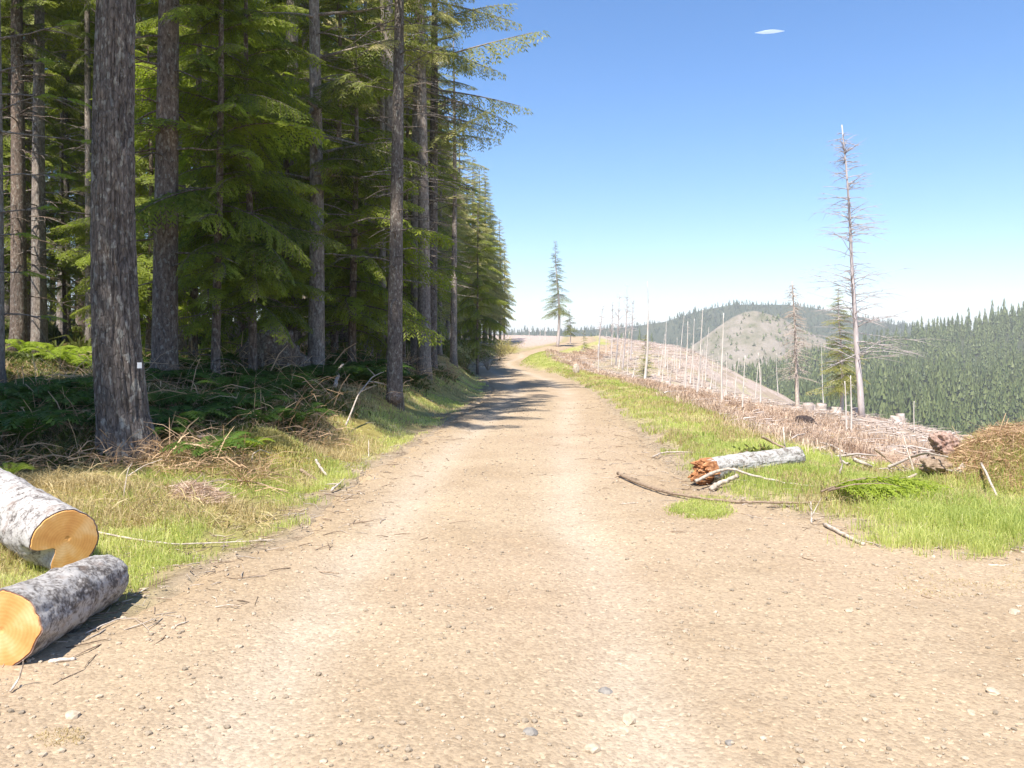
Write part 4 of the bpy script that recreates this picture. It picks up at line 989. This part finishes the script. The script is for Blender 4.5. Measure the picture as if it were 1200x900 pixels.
# brown brush heap, roots, stumps
def heap(x, y, w, d, h, seed, nst, label, nm='brush_heap', m='brown_twigs'):
    g = np.random.default_rng(seed); root = empty(nm, (x, y, float(terr(x, y))-.05)); mb = MB()
    n = nst; a = g.uniform(0, 6.28, n); rr = np.sqrt(g.random(n)); px, py = w*rr*np.cos(a), d*rr*np.sin(a)
    pz = terr(px + x, py + y) - float(terr(x, y)) + h*(1-rr**2)*g.uniform(.2, 1, n) + .05
    dr = g.normal(0, 1, (n, 3)); dr[:, 2] = np.abs(dr[:, 2])*.55 - .15; dr /= np.linalg.norm(dr, axis=1, keepdims=True)
    L = (g.uniform(.08, .3, n) + .35*(g.random(n) < .06))[:, None]; s = np.cross(dr, g.normal(0, 1, (n, 3))); s /= np.linalg.norm(s, axis=1, keepdims=True); wd = (.003 + .011*g.random(n)**2.5)[:, None]
    c = np.stack([px, py, pz], -1)
    mb.quads(np.stack([c - dr*L*.5 - s*wd*.5, c - dr*L*.5 + s*wd*.5, c + dr*L*.5 + s*wd*.25, c + dr*L*.5 - s*wd*.25], 1), g.random(n))
    o = mb.build('twigs', M[m], root, False); o['kind'] = 'stuff'
    return tag(root, label, 'brush heap')
heap(6.45, 9.8, 1.2, .95, .16, 1, 9000, 'big rounded heap of brown dry brush beside the root stump')
heap(6.3, 10.15, .6, .3, .2, 7, 350, 'greenish mossy crown of stems growing over the brown brush heap', 'moss_tuft', 'heap_moss')
heap(U(230, 8.6), 8.6, .35, .3, .16, 2, 900, 'low tangle of reddish dead twigs in the bright grass', m='bracken')
heap(U(245, 10.6), 10.6, .3, .2, .18, 3, 500, 'rotten reddish chunk of wood debris at the end of the mossy hump', m='bracken')
def chunk(u, v, y, sx, sy, sz, seed, m, label, nm, cat, rot=(0, 0, 0), amp=.5):
    vv, t = ICO5; d = 1 + amp*fbm(vv[:, 0]*1.8 + seed, vv[:, 1]*1.8, vv[:, 2]*1.8, seed, 5) + .35*amp*np.abs(vn(vv[:, 0]*5, vv[:, 1]*9, vv[:, 2]*2.5, seed)); vv = vv*d[:, None]*(sx, sy, sz)
    p = P(u, v, y); o = mesh_obj(nm, vv, None, t, M[m], None, True, np.full(len(vv), .6), loc=p); o.rotation_euler = rot; return tag(o, label, cat)
chunk(1108, 521, 10.2, .21, .14, .12, 3, 'root', 'reddish broken root stump tilted up at the edge of the brush heap', 'root_stump', 'stump', (0, .5, .3), .7)
chunk(1100, 547, 9.9, .22, .15, .11, 5, 'stick_dark', 'brownish weathered block of wood under the reddish root stump', 'wood_chunk', 'wood', (0, .1, .2), .6)
chunk(1130, 556, 9.7, .14, .12, .10, 6, 'stick', 'small pale chunk of wood at the foot of the brush heap', 'wood_chunk', 'wood', (0, .3, .7), .6)
heap(U(1047, 13.2), 13.2, .5, .4, .22, 8, 1500, 'low reddish mound of bark debris below the tallest dead tree', 'bark_heap', 'bracken')
pp = ray(943, 503); chunk(943, 500, pp[1], .25, .25, .28, 9, 'char', 'small charred black stump in the bracken below the brown dead tree', 'burnt_stump', 'stump', amp=.35)
chunk(462, 466, 17.3, .17, .14, .13, 10, 'bark_brown', 'cut brown stump foot low in front of the flared trunk', 'root_stump', 'stump', (0, .4, 0), .35)
pp = ray(675, 438); chunk(675, 433, pp[1], .18, .15, .32, 11, 'stick', 'small pale stump at the grass edge near the bend', 'tree_stump', 'stump', amp=.3)
pp = ray(330, 440); x_, y_ = U(320, 19.5), 19.5
chunk(320, 425, 19.5, .75, .6, .8, 12, 'bark_brown', 'big dark rotten stump under the low hemlock boughs', 'tree_stump', 'stump', amp=.4)

# ------------------------------------------------------------------ far hills and their woods
def hill(name, us, vs, Y0, z0, Y1, m, nfront=40, nback=14, lo=0, hi=1, seed=0, rough=6, drop=60):
    uu = np.linspace(us[0], us[-1], 160); vr = np.interp(uu, us, vs)
    t = np.concatenate([np.linspace(0, 1, nfront), np.linspace(1.06, 1.9, nback)])
    U_, T_ = np.meshgrid(uu, t, indexing='ij'); V_ = np.interp(U_, us, vs)
    Y = Y0 + (Y1 - Y0)*T_; zr = CH + (V0 - V_)/F*Y1
    sm = np.clip(T_, 0, 1); prof = sm**.9*(1 - .12*np.sin(sm*math.pi))
    Z = z0 + (zr - z0)*prof - drop*np.clip(T_-1, 0, 1)**1.2*2 + rough*fbm(U_*.02, T_*4, 0, seed)*np.sin(np.clip(T_, 0, 1)*math.pi)
    X = (U_ - U0)/F*Y
    o = mesh_obj(name, np.stack([X, Y, Z], -1).reshape(-1, 3), grid(len(uu), len(t)), None, m); tag(o, kind='structure')
    return lambda n, g, t0, t1: _hillpts(g, n, us, vs, Y0, z0, Y1, t0, t1, seed, rough, drop)
def _hillpts(g, n, us, vs, Y0, z0, Y1, t0, t1, seed, rough, drop):
    u = g.uniform(us[0], us[-1], n); T_ = g.uniform(t0, t1, n); V_ = np.interp(u, us, vs); Y = Y0 + (Y1-Y0)*T_; zr = CH + (V0-V_)/F*Y1
    sm = np.clip(T_, 0, 1); prof = sm**.9*(1 - .12*np.sin(sm*math.pi)); Z = z0 + (zr-z0)*prof - drop*np.clip(T_-1, 0, 1)**1.2*2 + rough*fbm(u*.02, T_*4, 0, seed)*np.sin(sm*math.pi)
    return (u-U0)/F*Y, Y, Z
def wood(name, X, Y, Z, hgt, levels, per, m, g, wr=.17):
    n = len(X); h = hgt*(g.uniform(.5, 1.1, n) + .35*vn(X*.012, Y*.012, 0, 9))*np.where(g.random(n) < .12, 1.25, 1); h = np.maximum(h, hgt*.3); mbv, mba = [], []
    tv = g.uniform(.15, .75, n)
    for l_ in range(levels):
        f = l_/levels; zc = .12 + .88*f; rr = wr*(1-f)**.85 + .015
        for k in range(per):
            a = g.uniform(0, 6.28, n); r = h*rr*g.uniform(.5, 1.3, n); w = r*g.uniform(.25, .48, n)
            zt = Z + h*np.minimum(zc + 1.5/levels + g.uniform(-.02, .05, n), 1.02); zo = Z + h*(zc - g.uniform(.0, .06, n))
            ca, sa = np.cos(a), np.sin(a)
            mbv.append(np.stack([np.stack([X, Y, zt], -1), np.stack([X + ca*r - sa*w, Y + sa*r + ca*w, zo], -1), np.stack([X + ca*r + sa*w, Y + sa*r - ca*w, zo], -1)], 1))
            mba.append(np.repeat(np.clip(tv + g.normal(0, .08, n), 0, 1), 3))
    v = np.concatenate(mbv).reshape(-1, 3); o = mesh_obj(name, v, None, np.arange(len(v)).reshape(-1, 3), m, None, False, np.concatenate(mba)); return tag(o, kind='stuff')
M['hill_floor'] = simple_mat('forest_floor', (.05, .065, .03), (.09, .10, .045), .02, bstr=0)
M['knob'] = simple_mat('far_clear_cut', (.20, .19, .10), (.39, .325, .25), .045, bstr=.9, bdist=8, c=(.46, .395, .33))
g = np.random.default_rng(77)
bu = [560, 650, 700, 760, 800, 840, 880, 920, 960, 1000, 1040, 1100, 1150, 1200, 1300, 1500, 1900]
bv = [424, 421, 418, 419, 434, 446, 446, 436, 420, 410, 403, 394, 388, 381, 370, 358, 355]
hb = hill('hill', bu, bv, 230, -72, 760, M['hill_floor'], seed=1, rough=7)
X, Y, Z = hb(13500, g, .02, 1.04); k = (Y > 230) & (X < .75*Y + 20)
wood('conifer_wood', X[k], Y[k], Z[k]-.5, 19, 12, 6, M['far_needles'], g, .115)
au = [200, 480, 560, 620, 680, 740, 780, 820, 860, 920, 960, 1000, 1040, 1100, 1300]; av = [400, 396, 393, 389, 387, 383, 377, 364, 357, 357, 362, 370, 379, 388, 398]
ha = hill('hill', au, av, 1000, -70, 1450, M['hill_floor'], seed=2, rough=9)
X, Y, Z = ha(7000, g, .3, 1.03); wood('conifer_wood', X, Y, Z-1, 11, 3, 4, M['blue_needles'], g, .22)
ku = [740, 780, 800, 820, 840, 858, 872, 884, 900, 915, 930, 950, 975, 1010]; kv = [440, 424, 413, 399, 384, 372, 366, 364, 368, 372, 381, 390, 402, 430]
hk = hill('hill', ku, kv, 800, -60, 960, M['knob'], seed=3, rough=9)
X, Y, Z = hk(420, g, .1, .98); wood('scrub', X, Y, Z, 4.5, 3, 4, M['far_needles'], g, .4)

# small white cloud
vv, t = ICO5; mb = MB(); tx = vv[:, 0]
vv = np.stack([tx*150, vv[:, 1]*40*(1 - .5*tx**2), vv[:, 2]*13*(1 - .8*tx**2)*(1 + .3*fbm(tx*3, vv[:, 1]*2, vv[:, 2]*2, 5)) + 10*tx + 4*vn(tx*2, 0, 0, 3)], -1); mb.add(vv, None, t)
o = mb.build('cloud', M['cloud'], loc=P(902, 37.5, 8000)); tag(o, 'single small white cloud high in the blue sky', 'cloud')

# ------------------------------------------------------------------ air
bpy.ops.mesh.primitive_cube_add(size=1) if False else None
hx, z0h, z1h = 6100.0, -103.0, 140.0
v = np.array([[x, y, z] for x in (-hx, hx) for y in (-hx, hx) for z in (z0h, z1h)])
q = np.array([[0, 1, 3, 2], [4, 6, 7, 5], [0, 4, 5, 1], [2, 3, 7, 6], [0, 2, 6, 4], [1, 5, 7, 3]])
m, N, Lk, out = mat('haze_air'); pv = N('VolumePrincipled'); pv.inputs['Color'].default_value = (1, 1, .97, 1); pv.inputs['Density'].default_value = .00030; pv.inputs['Anisotropy'].default_value = .0
Lk(pv.outputs[0], out.inputs['Volume'])
hz = mesh_obj('haze', v, q, None, m, smooth=False); tag(hz, kind='stuff')

# ------------------------------------------------------------------ light, sky, camera
wd = bpy.data.worlds.new('World'); S.world = wd; wd.use_nodes = True; nt = wd.node_tree
sky = nt.nodes.new('ShaderNodeTexSky'); sky.sky_type = 'NISHITA'; sky.sun_disc = False
sky.sun_elevation = SUN_EL; sky.sun_rotation = math.atan2(SUN_H[0], SUN_H[1]); sky.altitude = 300; sky.air_density = 1.0; sky.dust_density = .25; sky.ozone_density = 3.5
bg = nt.nodes['Background']; bg.inputs[1].default_value = .100; hs_ = nt.nodes.new('ShaderNodeHueSaturation'); hs_.inputs['Saturation'].default_value = 1.22; nt.links.new(sky.outputs[0], hs_.inputs['Color']); mx_ = nt.nodes.new('ShaderNodeMix'); mx_.data_type = 'RGBA'; mx_.blend_type = 'MULTIPLY'; mx_.inputs[0].default_value = 1; mx_.inputs[7].default_value = (1.03, .975, 1.02, 1); nt.links.new(hs_.outputs[0], mx_.inputs[6]); nt.links.new(mx_.outputs[2], bg.inputs[0])
ld = bpy.data.lights.new('sun', 'SUN'); ld.energy = 4.6; ld.angle = R(.53); ld.color = (1, .945, .86)
lo = bpy.data.objects.new('sun', ld); COL.objects.link(lo)
from mathutils import Vector
sd = Vector((SUN_H[0]*math.cos(SUN_EL), SUN_H[1]*math.cos(SUN_EL), math.sin(SUN_EL))); lo.rotation_euler = sd.to_track_quat('Z', 'Y').to_euler()
cd = bpy.data.cameras.new('camera'); cd.sensor_width = 36; cd.lens = 36*F/W; cd.shift_y = -(H/2 - V0)/W; cd.clip_start = .05; cd.clip_end = 30000
co = bpy.data.objects.new('camera', cd); COL.objects.link(co); co.location = (0, 0, CH); co.rotation_euler = (R(90), 0, 0); S.camera = co
S.view_settings.view_transform = 'Standard'; S.view_settings.look = 'None'; S.view_settings.exposure = 1.1; S.view_settings.gamma = 1
S.cycles.max_bounces = 8; S.cycles.diffuse_bounces = 3; S.cycles.glossy_bounces = 1; S.cycles.transmission_bounces = 3; S.cycles.transparent_max_bounces = 8; S.cycles.volume_bounces = 0
S.cycles.use_denoising = True
